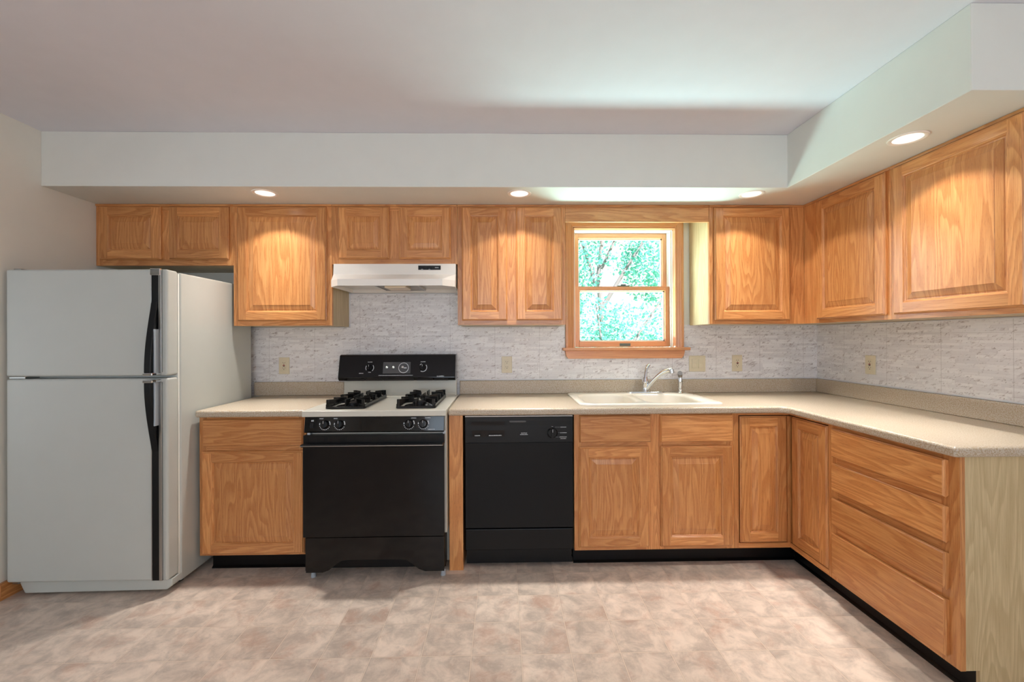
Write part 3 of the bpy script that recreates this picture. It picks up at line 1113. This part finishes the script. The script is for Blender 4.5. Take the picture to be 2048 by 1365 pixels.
# burner grates: square frame with fingers, two rings of burners each
def grate(x0, x1, h0, h1):
    m = MB()
    r, zt, zb = 0.22, 38.15, 36.35
    fr = rrect(x0, x1, h0, h1, 0.5, 2)
    # bottom frame
    for (p, q) in zip(fr, fr[1:] + fr[:1]):
        m.tube([(p[0], zb, p[1]), (q[0], zb, q[1])], 0.26, n=6)
    xc = (x0 + x1) / 2
    hm = (h0 + h1) / 2
    for hc in ((h0 + hm) / 2, (hm + h1) / 2):
        hw, hh = (x1 - x0) / 2, (h1 - h0) / 4
        # fingers: plates that rise from the frame and reach towards the burner
        for sx in (-1, 1):
            for k in (-0.92, 0.0, 0.92):
                tip = 0.30 if k == 0.0 else 0.45
                a_out, a_in = xc + sx * hw, xc + sx * hw * tip
                hh_k = hc + k * hh
                hin = hc + k * hh * 0.62
                pts = [(a_out, zb), (a_out, zt), (a_out - sx * 0.5, zt)]
                m.loops([[(a_out, zb - 0.1, hh_k - 0.16), (a_out, zb - 0.1, hh_k + 0.16), (a_out, zt, hh_k + 0.16), (a_out, zt, hh_k - 0.16)],
                         [(a_out - sx * 0.6, zb + 0.55, hh_k - 0.16), (a_out - sx * 0.6, zb + 0.55, hh_k + 0.16), (a_out - sx * 0.6, zt + 0.02, hh_k + 0.16), (a_out - sx * 0.6, zt + 0.02, hh_k - 0.16)],
                         [(a_in, zt - 0.75, hin - 0.13), (a_in, zt - 0.75, hin + 0.13), (a_in, zt, hin + 0.13), (a_in, zt, hin - 0.13)]], cap0=True, cap1=True)
        for sh in (-1, 1):
            h_out, h_in = hc + sh * hh * 0.95, hc + sh * hh * 0.3
            m.loops([[(xc - 0.14, zb - 0.1, h_out), (xc + 0.14, zb - 0.1, h_out), (xc + 0.14, zt, h_out), (xc - 0.14, zt, h_out)],
                     [(xc - 0.14, zt - 0.7, h_in), (xc + 0.14, zt - 0.7, h_in), (xc + 0.14, zt, h_in), (xc - 0.14, zt, h_in)]], cap0=True, cap1=True)
    # side walls of the frame
    for a in (x0, x1):
        m.box(a - 0.14, a + 0.14, zb - 0.15, zb + 0.75, h0 + 0.3, h1 - 0.3)
    for h in (h0, h1, hm):
        m.box(x0 + 0.2, x1 - 0.2, zb - 0.15, zb + 0.35, h - 0.14, h + 0.14)
    m.build('burner_grate', CAST, ct, bevel=0.04)
    for hc in ((h0 + hm) / 2, (hm + h1) / 2):
        m = MB()
        m.lathe((xc, 36.16, hc), (0, 1, 0), [(3.4, 0.0), (3.3, 0.08), (2.9, 0.05), (1.7, 0.0), (1.7, 0.02)], n=32)
        m.build('drip_bowl', CHROME, ct)
        m = MB()
        m.lathe((xc, 36.2, hc), (0, 1, 0), [(1.3, 0), (1.3, 0.5), (1.55, 0.55), (1.55, 0.8), (1.2, 0.95)], n=26)
        m.build('burner_cap', BLACKP, ct)


grate(-38.55, -30.3, 7.6, 25.4)
grate(-23.3, -15.05, 7.6, 25.4)

# control panel, oven door, drawer
CPAN = [(25.6, 31.45), (27.35, 31.45), (27.55, 31.7), (27.0, 34.75), (26.8, 34.88), (25.6, 34.88)]
m = MB()
m.prism(CPAN, (2, 1), 0, RX0 + 0.05, RX1 - 0.35)
cp = m.build('control_panel', BLACKG, t, bevel=0.06)
def T_cp(p):
    s = (p[1] - 31.7) / 3.05
    return T_back((p[0], p[1] + 0.17 * p[2], 27.55 - 0.55 * s + 0.985 * p[2]))
for a in (-38.0, -34.9, -20.2, -17.15):
    knob(cp, T_cp, a, 33.2, 0.9)
for a in (-38.0, -34.9, -20.2, -17.15):
    m = MB(T_cp)
    dial_ring(m, a, 33.2, 1.1, 8, 200, 330, 0.13)
    dial_ring(m, a, 33.2, 1.0, 8, -5, 35, 0.2, True)
    dial_ring(m, a, 33.2, 1.0, 8, 165, 185, 0.18, True)
    m.build('dial_print', MARK, cp)
marks(cp, T_cp, 0.0, [(-39.2, 34.3, 0.8, 0.22), (-36.2, 34.3, 0.8, 0.22), (-19.8, 34.3, 1.1, 0.22), (-16.8, 34.3, 1.1, 0.22), (-16.2, 31.95, 1.5, 0.16), (-40.9, 33.8, 0.5, 0.4)])
m = MB(T_cp)
m.box(-41.05, -40.4, 32.5, 33.5, 0.0, 0.22)
m.build('rocker_switch', BLACKP, cp, bevel=0.05)
m = MB()
m.box(-41.7, -41.1, 31.0, 31.45, 25.9, 27.3)
m.box(-13.0, -12.6, 31.0, 31.45, 25.9, 27.3)
m.each('hinge_bracket', GREYP, t, bevel=0.05)
m = MB()
m.box(RX0 - 0.1, RX1 - 0.3, 9.45, 29.15, 26.05, 27.85)
od = m.build('oven_door', BLACKG, t, bevel=0.12)
m = MB()
m.box(RX0 - 0.1, RX1 - 0.3, 29.15, 30.95, 26.05, 27.55)
dv = m.build('door_vent', BLACKP, od, bevel=0.06)
for a0, a1 in ((-41.2, -38.2), (-37.2, -34.8), (-33.2, -26.8), (-25.4, -22.6), (-21.2, -17.8), (-16.6, -13.8)):
    m = MB()
    x = a0
    while x < a1:
        m.box(x, x + 0.16, 29.55, 30.5, 27.5, 27.57)
        x += 0.36
    m.build('vent_slot', GAP, dv)
m = MB()
m.prism([(27.6, 28.6), (28.9, 28.75), (29.3, 29.1), (29.2, 29.35), (27.6, 29.3)], (2, 1), 0, RX0 + 0.02, RX1 - 0.4)
hd = m.build('handle', BLACKP, od, bevel=0.08)
m = MB()
m.box(RX0, RX1 - 0.4, 29.0, 29.14, 29.18, 29.34)
m.build('handle_trim', STEELM, hd)
m = MB()
NA = 16
arch = [(RX0 + 0.45, 2.0), (-38.4, 2.0)]
for i in range(NA + 1):
    s = i / NA
    x = -38.4 + (21.6) * s
    e = min(1.0, min(s, 1 - s) / 0.22)
    arch.append((x, 2.0 + 2.6 * (0.5 - 0.5 * math.cos(math.pi * e))))
arch += [(-16.8, 2.0), (RX1 - 0.4, 2.0), (RX1 - 0.3, 9.3), (RX0 - 0.1, 9.3)]
bm_ = MB()
P = arch
# face as strips so that the concave outline stays clean
lo = [p for p in P[:-2]]
xs = [p[0] for p in lo]
for (p, q) in zip(lo, lo[1:]):
    if q[0] - p[0] < 1e-6:
        continue
    for hh, flip in ((27.75, False), (27.2, True)):
        quad = [(p[0], p[1], hh), (q[0], q[1], hh), (q[0], 9.3, hh), (p[0], 9.3, hh)]
        bm_.poly(quad[::-1] if flip else quad)
    bm_.poly([(p[0], p[1], 27.2), (q[0], q[1], 27.2), (q[0], q[1], 27.75), (p[0], p[1], 27.75)])
bm_.poly([(lo[0][0], 9.3, 27.75), (lo[-1][0], 9.3, 27.75), (lo[-1][0], 9.3, 27.2), (lo[0][0], 9.3, 27.2)])
for x, s in ((lo[0], 1), (lo[-1], -1)):
    quad = [(x[0], x[1], 27.2), (x[0], x[1], 27.75), (x[0], 9.3, 27.75), (x[0], 9.3, 27.2)]
    bm_.poly(quad if s > 0 else quad[::-1])
bm_.build('broiler_drawer', BLACKG, t)
m = MB()
m.box(RX0 + 0.1, RX1 - 0.5, 1.35, 9.2, 22.0, 24.6)
m.box(RX0 + 0.1, RX0 + 2.2, 2.1, 9.2, 24.6, 27.15)
m.box(RX1 - 2.6, RX1 - 0.5, 2.1, 9.2, 24.6, 27.15)
m.box(RX0 + 2.2, RX1 - 2.6, 6.5, 9.2, 24.6, 27.15)
m.build('drawer_body', BLACKP, t)
m = MB()
for a, h in ((RX0 + 1.1, 25.5), (RX1 - 0.9, 25.5), (RX0 + 1.1, 4), (RX1 - 0.9, 4)):
    m.cyl((a, 0, h), (a, 1.3, h), 0.55, 0.4)
m.each('foot', GREYP, t)

# ================================================================ range hood
t = thing('range_hood', (-26.8, -8, 63.9), 'white under-cabinet range hood above the gas range', 'range hood')
H0, H1 = -41.65, -11.75
plan_t = [(H0, 0.3), (H0, 12.6), (H1, 12.6), (H1, 0.3)]
m = MB()
def hl(z, pts):
    return [(p[0], z, p[1]) for p in pts]
PT = [(H0, 0.3), (H0, 12.8), (H0 + 0.01, 12.81), (H1 - 0.01, 12.81), (H1, 12.8), (H1, 0.3)]
PM = [(H0, 0.3), (H0, 13.1), (H0 + 0.01, 13.11), (H1 - 0.01, 13.11), (H1, 13.1), (H1, 0.3)]
PB = [(H0, 0.3), (H0, 14.4), (H0 + 2.5, 17.1), (H1 - 2.7, 17.1), (H1, 14.4), (H1, 0.3)]
PI = [(H0 + 0.5, 0.6), (H0 + 0.5, 14.2), (H0 + 2.7, 16.6), (H1 - 2.9, 16.6), (H1 - 0.5, 14.2), (H1 - 0.5, 0.6)]
m.loops([hl(69.82, PT), hl(67.15, PM), hl(65.5, PB), hl(63.95, PB), hl(63.95, PI), hl(64.9, PI)], cap0=True, cap1=True)
hb = m.build('canopy', HOODW, t, bevel=0.06)
m = MB()
m.box(-20.9, -15.4, 68.3, 69.35, 12.9, 13.05)
sp = m.build('switch_panel', BLACKP, t)
m = MB()
for a in (-19.9, -18.1):
    m.box(a - 0.45, a + 0.45, 68.55, 69.1, 13.05, 13.2)
m.each('rocker_switch', BLACKG, sp, bevel=0.04)
marks(sp, T_back, 13.05, [(-16.8, 68.75, 0.9, 0.22), (-20.2, 68.4, 0.5, 0.1), (-18.4, 68.4, 0.5, 0.1)])
m = MB()
m.box(-31.0, -21.0, 64.35, 64.85, 4.0, 14.0)
m.build('grease_filter', FILTER, t, bevel=0.1)
m = MB()
for a0, a1, h0, h1 in ((-31.3, -20.7, 3.6, 4.0), (-31.3, -20.7, 14.0, 14.4), (-31.3, -31.0, 4.0, 14.0), (-21.0, -20.7, 4.0, 14.0)):
    m.box(a0, a1, 64.2, 64.9, h0, h1)
m.each('filter_frame', STEELM, t)
m = MB()
m.box(-28.6, -23.4, 63.6, 64.6, 9.5, 15.5)
m.build('lamp_lens', LENS, t, bevel=0.25, seg=3)

# ================================================================ dishwasher
t = thing('dishwasher', (3.4, -12, 0), 'black built-in dishwasher beside the sink cabinet', 'dishwasher')
W0, W1 = -8.6, 15.3
m = MB()
m.box(W0 + 0.2, W1 - 0.2, 1.0, 34.3, 2, 22.6)
m.build('tub', BLACKP, t)
m = MB()
m.box(W0, W1, 28.25, 34.0, 22.6, 24.35)
cp2 = m.build('control_panel', DISHP, t, bevel=0.12)
m = MB()
m.box(W0 + 0.05, W1 - 0.05, 34.0, 34.2, 22.6, 24.3)
m.build('top_trim', STEELM, t)
m = MB()                                        # recessed latch slot and vent
m.box(W0 + 0.5, W1 - 0.4, 32.05, 33.15, 24.3, 24.37)
m.build('latch_recess', BLACKP, cp2)
m = MB()
m.box(W0 + 1.4, W0 + 8.6, 32.15, 32.95, 24.37, 24.41)
m.build('vent_slot', GAP, cp2)
m = MB()
m.box(1.2, 4.9, 32.75, 33.2, 24.36, 24.6)
m.build('latch', CLOCKF, cp2, bevel=0.08)
m = MB()
m.box(W0 + 1.5, W0 + 8.7, 29.6, 31.0, 24.34, 24.38)
br = m.build('button_recess', GAP, cp2)
m = MB()
for a0, a1 in ((W0 + 2.1, W0 + 3.5), (W0 + 5.2, W0 + 6.4), (W0 + 6.6, W0 + 8.2)):
    m.box(a0, a1, 29.75, 30.2, 24.38, 24.6)
m.each('push_button', BLACKP, br, bevel=0.05)
marks(br, T_back, 24.6, [(W0 + 2.2, 29.85, 1.2, 0.2), (W0 + 5.3, 29.85, 2.8, 0.2)])
def T_dw(p):
    return T_back((p[0], p[1], 24.35 + p[2]))
k = knob(cp2, T_dw, 10.7, 30.4, 1.18, BLACKP)
marks(cp2, T_back, 24.35, [(3.8, 30.3, 1.3, 0.16), (3.6, 29.95, 1.7, 0.18), (12.5, 31.55, 1.3, 0.14), (12.4, 30.3, 1.5, 0.14), (12.3, 29.35, 1.6, 0.16), (12.5, 29.0, 1.3, 0.14),
                           (10.55, 31.7, 0.3, 0.1), (11.3, 31.6, 1.1, 0.03), (11.9, 30.37, 0.4, 0.03), (11.3, 29.4, 0.9, 0.03)])
m = MB()
m.box(W0, W1, 9.35, 28.2, 22.6, 24.15)
m.build('door', DISHB, t, bevel=0.1)
m = MB()
m.box(W0, W1, 4.35, 9.0, 22.4, 23.9)
m.build('access_panel', DISHB, t, bevel=0.15)
m = MB()
m.box(W0 + 0.4, W1 - 0.1, 1.2, 4.3, 19.5, 20.6)
m.box(W0, W1 + 0.3, 0.0, 1.2, 19.5, 20.9)
m.build('toe_kick', TOEK, t)

# ================================================================ sink, faucet, sprayer
t = thing('kitchen_sink', (33.5, -12, 36), 'white double-bowl drop-in sink set into the long countertop', 'sink')
bm = bmesh.new()
org = Vector((33.5, -12, 36))
def vring(pts, z):
    return [bm.verts.new((Vector((p[0], -p[1], z)) - org) * IN) for p in pts]
def bridge(A, B):
    for i in range(len(A)):
        j = (i + 1) % len(A)
        bm.faces.new((A[i], A[j], B[j], B[i]))
OUT = lambda i: rrect(17.2 + i, 50.25 - i, 1.7 + i, 22.9 - i, 1.8 - i * 0.5, 6)
r0, r1, r2 = vring(OUT(0), 36.02), vring(OUT(0.05), 36.28), vring(OUT(0.35), 36.42)
bridge(r0, r1)
bridge(r1, r2)
rim_edges = [bm.edges.get((r2[i], r2[(i + 1) % len(r2)])) for i in range(len(r2))]
holes = []
for x0, x1, deep in ((18.9, 31.5, 7.5), (33.3, 46.4, 6.5)):
    B = lambda i: rrect(x0 + i, x1 - i, 6.0 + i, 21.6 - i, max(0.6, 3.2 - i * 0.6), 6)
    rings = [vring(B(0), 36.42), vring(B(0.18), 36.32), vring(B(0.35), 35.9), vring(B(0.7), 36.0 - deep + 1.6), vring(B(1.2), 36.0 - deep + 0.5), vring(B(2.4), 36.0 - deep)]
    for A, C in zip(rings, rings[1:]):
        bridge(A, C)
    bm.faces.new(rings[-1])
    holes += [bm.edges.get((rings[0][i], rings[0][(i + 1) % len(rings[0])])) for i in range(len(rings[0]))]
bmesh.ops.triangle_fill(bm, edges=rim_edges + holes, use_beauty=True)
bmesh.ops.recalc_face_normals(bm, faces=bm.faces)
me = bpy.data.meshes.new('basin')
bm.to_mesh(me)
bm.free()
if sum(p.normal.z * p.area for p in me.polygons) < 0:
    me.flip_normals()
me.materials.append(SINKM)
me.polygons.foreach_set('use_smooth', [True] * len(me.polygons))
me.set_sharp_from_angle(angle=math.radians(50))
o = bpy.data.objects.new('basin', me)
COL.objects.link(o)
o.parent = t
for x, zb in ((25.2, 28.5), (39.8, 29.5)):
    m = MB()
    m.lathe((x, zb, 13.8), (0, 1, 0), [(1.75, 0.0), (1.75, 0.08), (1.4, 0.1), (1.2, 0.03)], n=26)
    m.build('drain', CHROME, t)

t = thing('faucet', (38.4, -3.6, 36.4), 'chrome single-lever kitchen faucet at the back of the sink', 'faucet')
m = MB()
pl = [(p[0], p[1]) for p in rrect(33.2, 43.6, 2.6, 4.6, 0.98, 6)]
pl2 = [(38.4 + (p[0] - 38.4) * 0.97, 3.6 + (p[1] - 3.6) * 0.86) for p in pl]
m.loops([[(p[0], 36.42, p[1]) for p in pl], [(p[0], 36.62, p[1]) for p in pl], [(p[0], 36.8, p[1]) for p in pl2]], cap0=True, cap1=True, sm=True)
m.build('base_plate', CHROME, t)
m = MB()
m.lathe((38.3, 36.7, 3.6), (0, 1, 0), [(0.95, 0), (0.9, 0.25), (0.8, 0.45), (0.78, 2.4), (0.86, 2.5), (0.86, 2.75), (0.8, 2.85), (0.78, 3.5), (0.6, 3.95)], n=28)
m.build('body', CHROME, t)
m = MB()
m.tube([(38.3, 40.2, 3.6), (38.35, 41.0, 3.55), (38.5, 42.0, 3.4), (38.85, 43.0, 3.2), (39.35, 43.75, 3.0), (39.7, 44.0, 2.95)], [0.62, 0.48, 0.42, 0.44, 0.5, 0.42], flat=0.7)
hv = m.build('lever', CHROME, t)
m = MB()
m.lathe((38.6, 39.95, 4.3), (0.2, 0.1, 1), [(0.14, 0), (0.1, 0.06)], n=12)
m.build('temperature_dot', RED, hv)
m = MB()
sp_ = []
for i in range(13):
    s = i / 12
    sp_.append((38.6 + 5.3 * s ** 0.95, 37.6 + 5.3 * (1 - (1 - s) ** 1.9), 3.9 + 4.2 * s))
m.tube(sp_, [0.62, 0.58, 0.55, 0.53, 0.52, 0.52, 0.53, 0.55, 0.58, 0.6, 0.6, 0.6, 0.55], flat=0.9)
m.lathe((sp_[-1][0] - 0.15, sp_[-1][1] + 0.1, sp_[-1][2] - 0.1), (0.1, -1, 0.1), [(0.62, 0), (0.6, 0.9), (0.48, 0.95)], n=20)
m.build('spout', CHROME, t)

t = thing('side_sprayer', (47.9, -3.5, 36.4), 'chrome pull-out side sprayer standing right of the faucet', 'sprayer')
m = MB()
m.lathe((47.9, 36.42, 3.5), (0, 1, 0), [(0.95, 0), (0.9, 0.15), (0.62, 0.35), (0.6, 0.9)], n=24)
m.build('base', CHROME, t)
m = MB()
m.lathe((47.9, 37.3, 3.5), (0, 1, 0), [(0.5, 0), (0.56, 0.2), (0.58, 2.6), (0.5, 3.1), (0.46, 3.5)], n=24)
m.build('handle', CHROME, t)
m = MB()
m.tube([(47.9, 40.6, 3.5), (47.8, 41.2, 3.6), (47.62, 41.6, 3.95), (47.5, 41.75, 4.35)], [0.5, 0.62, 0.66, 0.6], n=18)
m.build('spray_head', STEELM, t)

# ================================================================ outlets and switches
def plate(t, T, a, b, w=2.85, hgt=4.55):
    m = MB(T)
    m.box(a - w / 2, a + w / 2, b - hgt / 2, b + hgt / 2, 0.25, 0.5)
    return m.build('cover_plate', IVORY, t, bevel=0.1, seg=3)


def holes_(t, T, pts):
    m = MB(T)
    for a, b, w, h in pts:
        m.box(a - w / 2, a + w / 2, b - h / 2, b + h / 2, 0.57, 0.6)
    m.each('socket_hole', DARKH, t)


def screws(t, T, pts):
    for a, b in pts:
        m = MB(T)
        m.lathe((a, b, 0.5), (0, 0, 1), [(0.13, 0), (0.11, 0.04)], n=12)
        m.build('screw', LENS, t)


def outlet(T, a, b, org, label, gfci):
    t = thing('wall_outlet', org, label, 'outlet', 'wall outlets')
    plate(t, T, a, b)
    m = MB(T)
    m.box(a - 0.66, a + 0.66, b - 1.32, b + 1.32, 0.5, 0.58)
    rc = m.build('receptacle', IVORY, t, bevel=0.05)
    pts = []
    for s in (0.72, -0.72):
        pts += [(a - 0.25, b + s + 0.12, 0.09, 0.32), (a + 0.25, b + s + 0.12, 0.09, 0.26), (a, b + s - 0.28, 0.18, 0.18)]
    holes_(rc, T, pts)
    if gfci:
        m = MB(T)
        m.box(a - 0.27, a + 0.27, b + 0.02, b + 0.24, 0.58, 0.68)
        m.build('reset_button', RED, rc, bevel=0.03)
        m = MB(T)
        m.box(a - 0.24, a + 0.24, b - 0.22, b - 0.02, 0.58, 0.66)
        m.build('test_button', BLACKP, rc, bevel=0.03)
    screws(t, T, [(a, b + 1.9), (a, b - 1.9)])
    return t


outlet(T_back, -60.0, 44.1, (-60, 0, 42), 'ivory outlet with red button between refrigerator and range', True)
outlet(T_back, 0.9, 44.05, (0.9, 0, 42), 'plain ivory outlet without buttons above the dishwasher', False)
outlet(T_back, 65.2, 44.1, (65.2, 0, 42), 'ivory outlet with red button right of the double light switch', True)
outlet(T_right, 18.1, 44.6, (XR, -18, 42), 'ivory outlet with red button on the right wall', True)
t = thing('light_switch', (54, 0, 42), 'ivory double rocker light switch right of the window', 'switch')
plate(t, T_back, 53.95, 44.05, 4.6, 4.45)
for a in (53.05, 54.85):
    m = MB()
    m.box(a - 0.66, a + 0.66, 42.75, 45.35, 0.5, 0.56)
    m.prism([(0.56, 42.85), (0.72, 42.85), (0.6, 44.05), (0.66, 45.25), (0.56, 45.25)], (2, 1), 0, a - 0.58, a + 0.58)
    m.build('rocker', IVORY, t, bevel=0.03)
screws(t, T_back, [(53.05, 45.9), (54.85, 45.9), (53.05, 42.2), (54.85, 42.2)])

# ================================================================ recessed lights
SPOT_W = 78


def downlight(x, y, label, tilt=(0, -0.15)):
    t = thing('recessed_light', (x, y, ZS), label, 'ceiling light', 'recessed lights in the soffit')
    m = MB(T_world)
    m.lathe((x, y, ZS), (0, 0, -1), [(2.75, 0), (2.7, 0.12), (2.45, 0.2), (2.2, 0.12), (2.05, 0.06)], n=40, cap0=False, cap1=False)
    m.build('trim_ring', HOODW, t)
    m = MB(T_world)
    m.lathe((x, y, ZS), (0, 0, -1), [(2.08, 0.02), (2.08, 0.06), (1.3, 0.03), (1.25, 0.03)], n=36, cap0=False, cap1=False)
    m.build('reflector', REFL, t)
    m = MB(T_world)
    m.lathe((x, y, ZS), (0, 0, -1), [(1.25, 0.02), (1.2, 0.1), (0.7, 0.2), (0.2, 0.23)], n=30, cap0=False)
    m.build('bulb', BULB, t)
    sp = lamp('spot_beam', 'SPOT', (x, y, ZS - 0.35), SPOT_W, (1.0, 0.962, 0.90), tilt + (-1,), spot_size=math.radians(124), spot_blend=0.18, shadow_soft_size=0.035)
    # reflector lamp: brighter straight down than towards the rim of its cone
    sp.data.use_nodes = True
    nt = sp.data.node_tree
    em = nt.nodes['Emission']
    n = N(nt)
    tcn = nt.nodes.new('ShaderNodeTexCoord')
    cz = n.m('ABSOLUTE', n.sep(tcn.outputs['Normal'])[2])
    nt.links.new(n.m('MULTIPLY_ADD', n.m('POWER', cz, 8.0), 1.10, 0.13), em.inputs[1])
    mw = sp.location.copy()
    sp.parent = t
    sp.location = (mw - Vector((x, y, ZS)) * IN)
    return t


downlight(-54.2, -20.3, 'recessed light above the cabinet left of the range hood')
downlight(3.8, -20.4, 'recessed light above the two-door cabinet beside the window')
downlight(57.9, -20.3, 'recessed light above the cabinet right of the window')
downlight(68.15, -48.5, 'recessed light above the widest cabinet on the right wall', (-0.15, 0))

# ================================================================ outside the window
m = MB(T_world)
m.poly([(-400, 8, -14), (500, 8, -14), (500, 900, -14), (-400, 900, -14)])
structure('ground', m, GRASS)


def plant(name, org, label, cat, trunk, crown, count, size, seed):
    rnd = random.Random(seed)
    t = thing(name, org, label, cat)
    m = MB(T_world)
    ends = []
    for pts, r in trunk:
        n = len(pts)
        m.tube(pts, [r * (1 - 0.75 * i / (n - 1)) for i in range(n)], n=8)
    m.build('trunk', BARK, t)
    verts, faces = [], []
    o = Vector(org)
    for _ in range(count):
        c, rad = crown[rnd.randrange(len(crown))]
        while True:
            v = Vector((rnd.uniform(-1, 1), rnd.uniform(-1, 1), rnd.uniform(-1, 1)))
            if v.length < 1:
                break
        p = Vector(c) + Vector((v.x * rad[0], v.y * rad[1], v.z * rad[2]))
        L = size * rnd.uniform(0.6, 1.2)
        d = Vector((rnd.gauss(0, 1), rnd.gauss(0, 1), rnd.gauss(-0.3, 0.7))).normalized()
        s = d.cross(Vector((rnd.gauss(0, 1), rnd.gauss(0, 1), rnd.gauss(0, 1)))).normalized() * L * 0.3
        up = d.cross(s).normalized() * L * 0.08
        k = len(verts)
        verts += [(q - o) * IN for q in (p, p + d * L * 0.45 + s - up, p + d * L, p + d * L * 0.45 - s - up, p + d * L * 0.5)]
        faces += [(k, k + 1, k + 4), (k + 1, k + 2, k + 4), (k, k + 4, k + 3), (k + 4, k + 2, k + 3)]
    me = bpy.data.meshes.new('foliage')
    me.from_pydata(verts, [], faces)
    me.materials.append(LEAFM)
    ob = bpy.data.objects.new('foliage', me)
    COL.objects.link(ob)
    ob.parent = t


plant('tree', (62, 150, -14), 'taller leafy tree outside, seen through the upper window pane', 'tree',
      [([(62, 150, -14), (64, 150, 40), (60, 152, 90), (66, 150, 150)], 2.6), ([(60, 152, 80), (50, 150, 110), (42, 148, 140)], 1.3),
       ([(62, 151, 70), (80, 148, 100), (98, 146, 128)], 1.4), ([(62, 151, 95), (74, 152, 120), (76, 154, 150)], 1.0)],
      [((62, 155, 120), (50, 26, 30)), ((40, 150, 95), (22, 20, 26)), ((96, 152, 96), (22, 20, 24)), ((70, 160, 150), (50, 26, 24))], 5200, 3.0, 3)
plant('bush', (50, 95, -14), 'leafy bush outside, seen through the lower window pane', 'bush',
      [([(50, 95, -14), (52, 96, 30), (46, 95, 70)], 1.4), ([(50, 95, 20), (66, 97, 50), (82, 96, 74)], 1.1), ([(50, 95, 10), (36, 94, 40), (28, 95, 60)], 1.0)],
      [((40, 98, 55), (22, 18, 20)), ((68, 100, 50), (22, 18, 22)), ((54, 104, 42), (34, 18, 20))], 4000, 2.3, 5)
for o in SC.objects:
    if 'org' in o:
        del o['org']
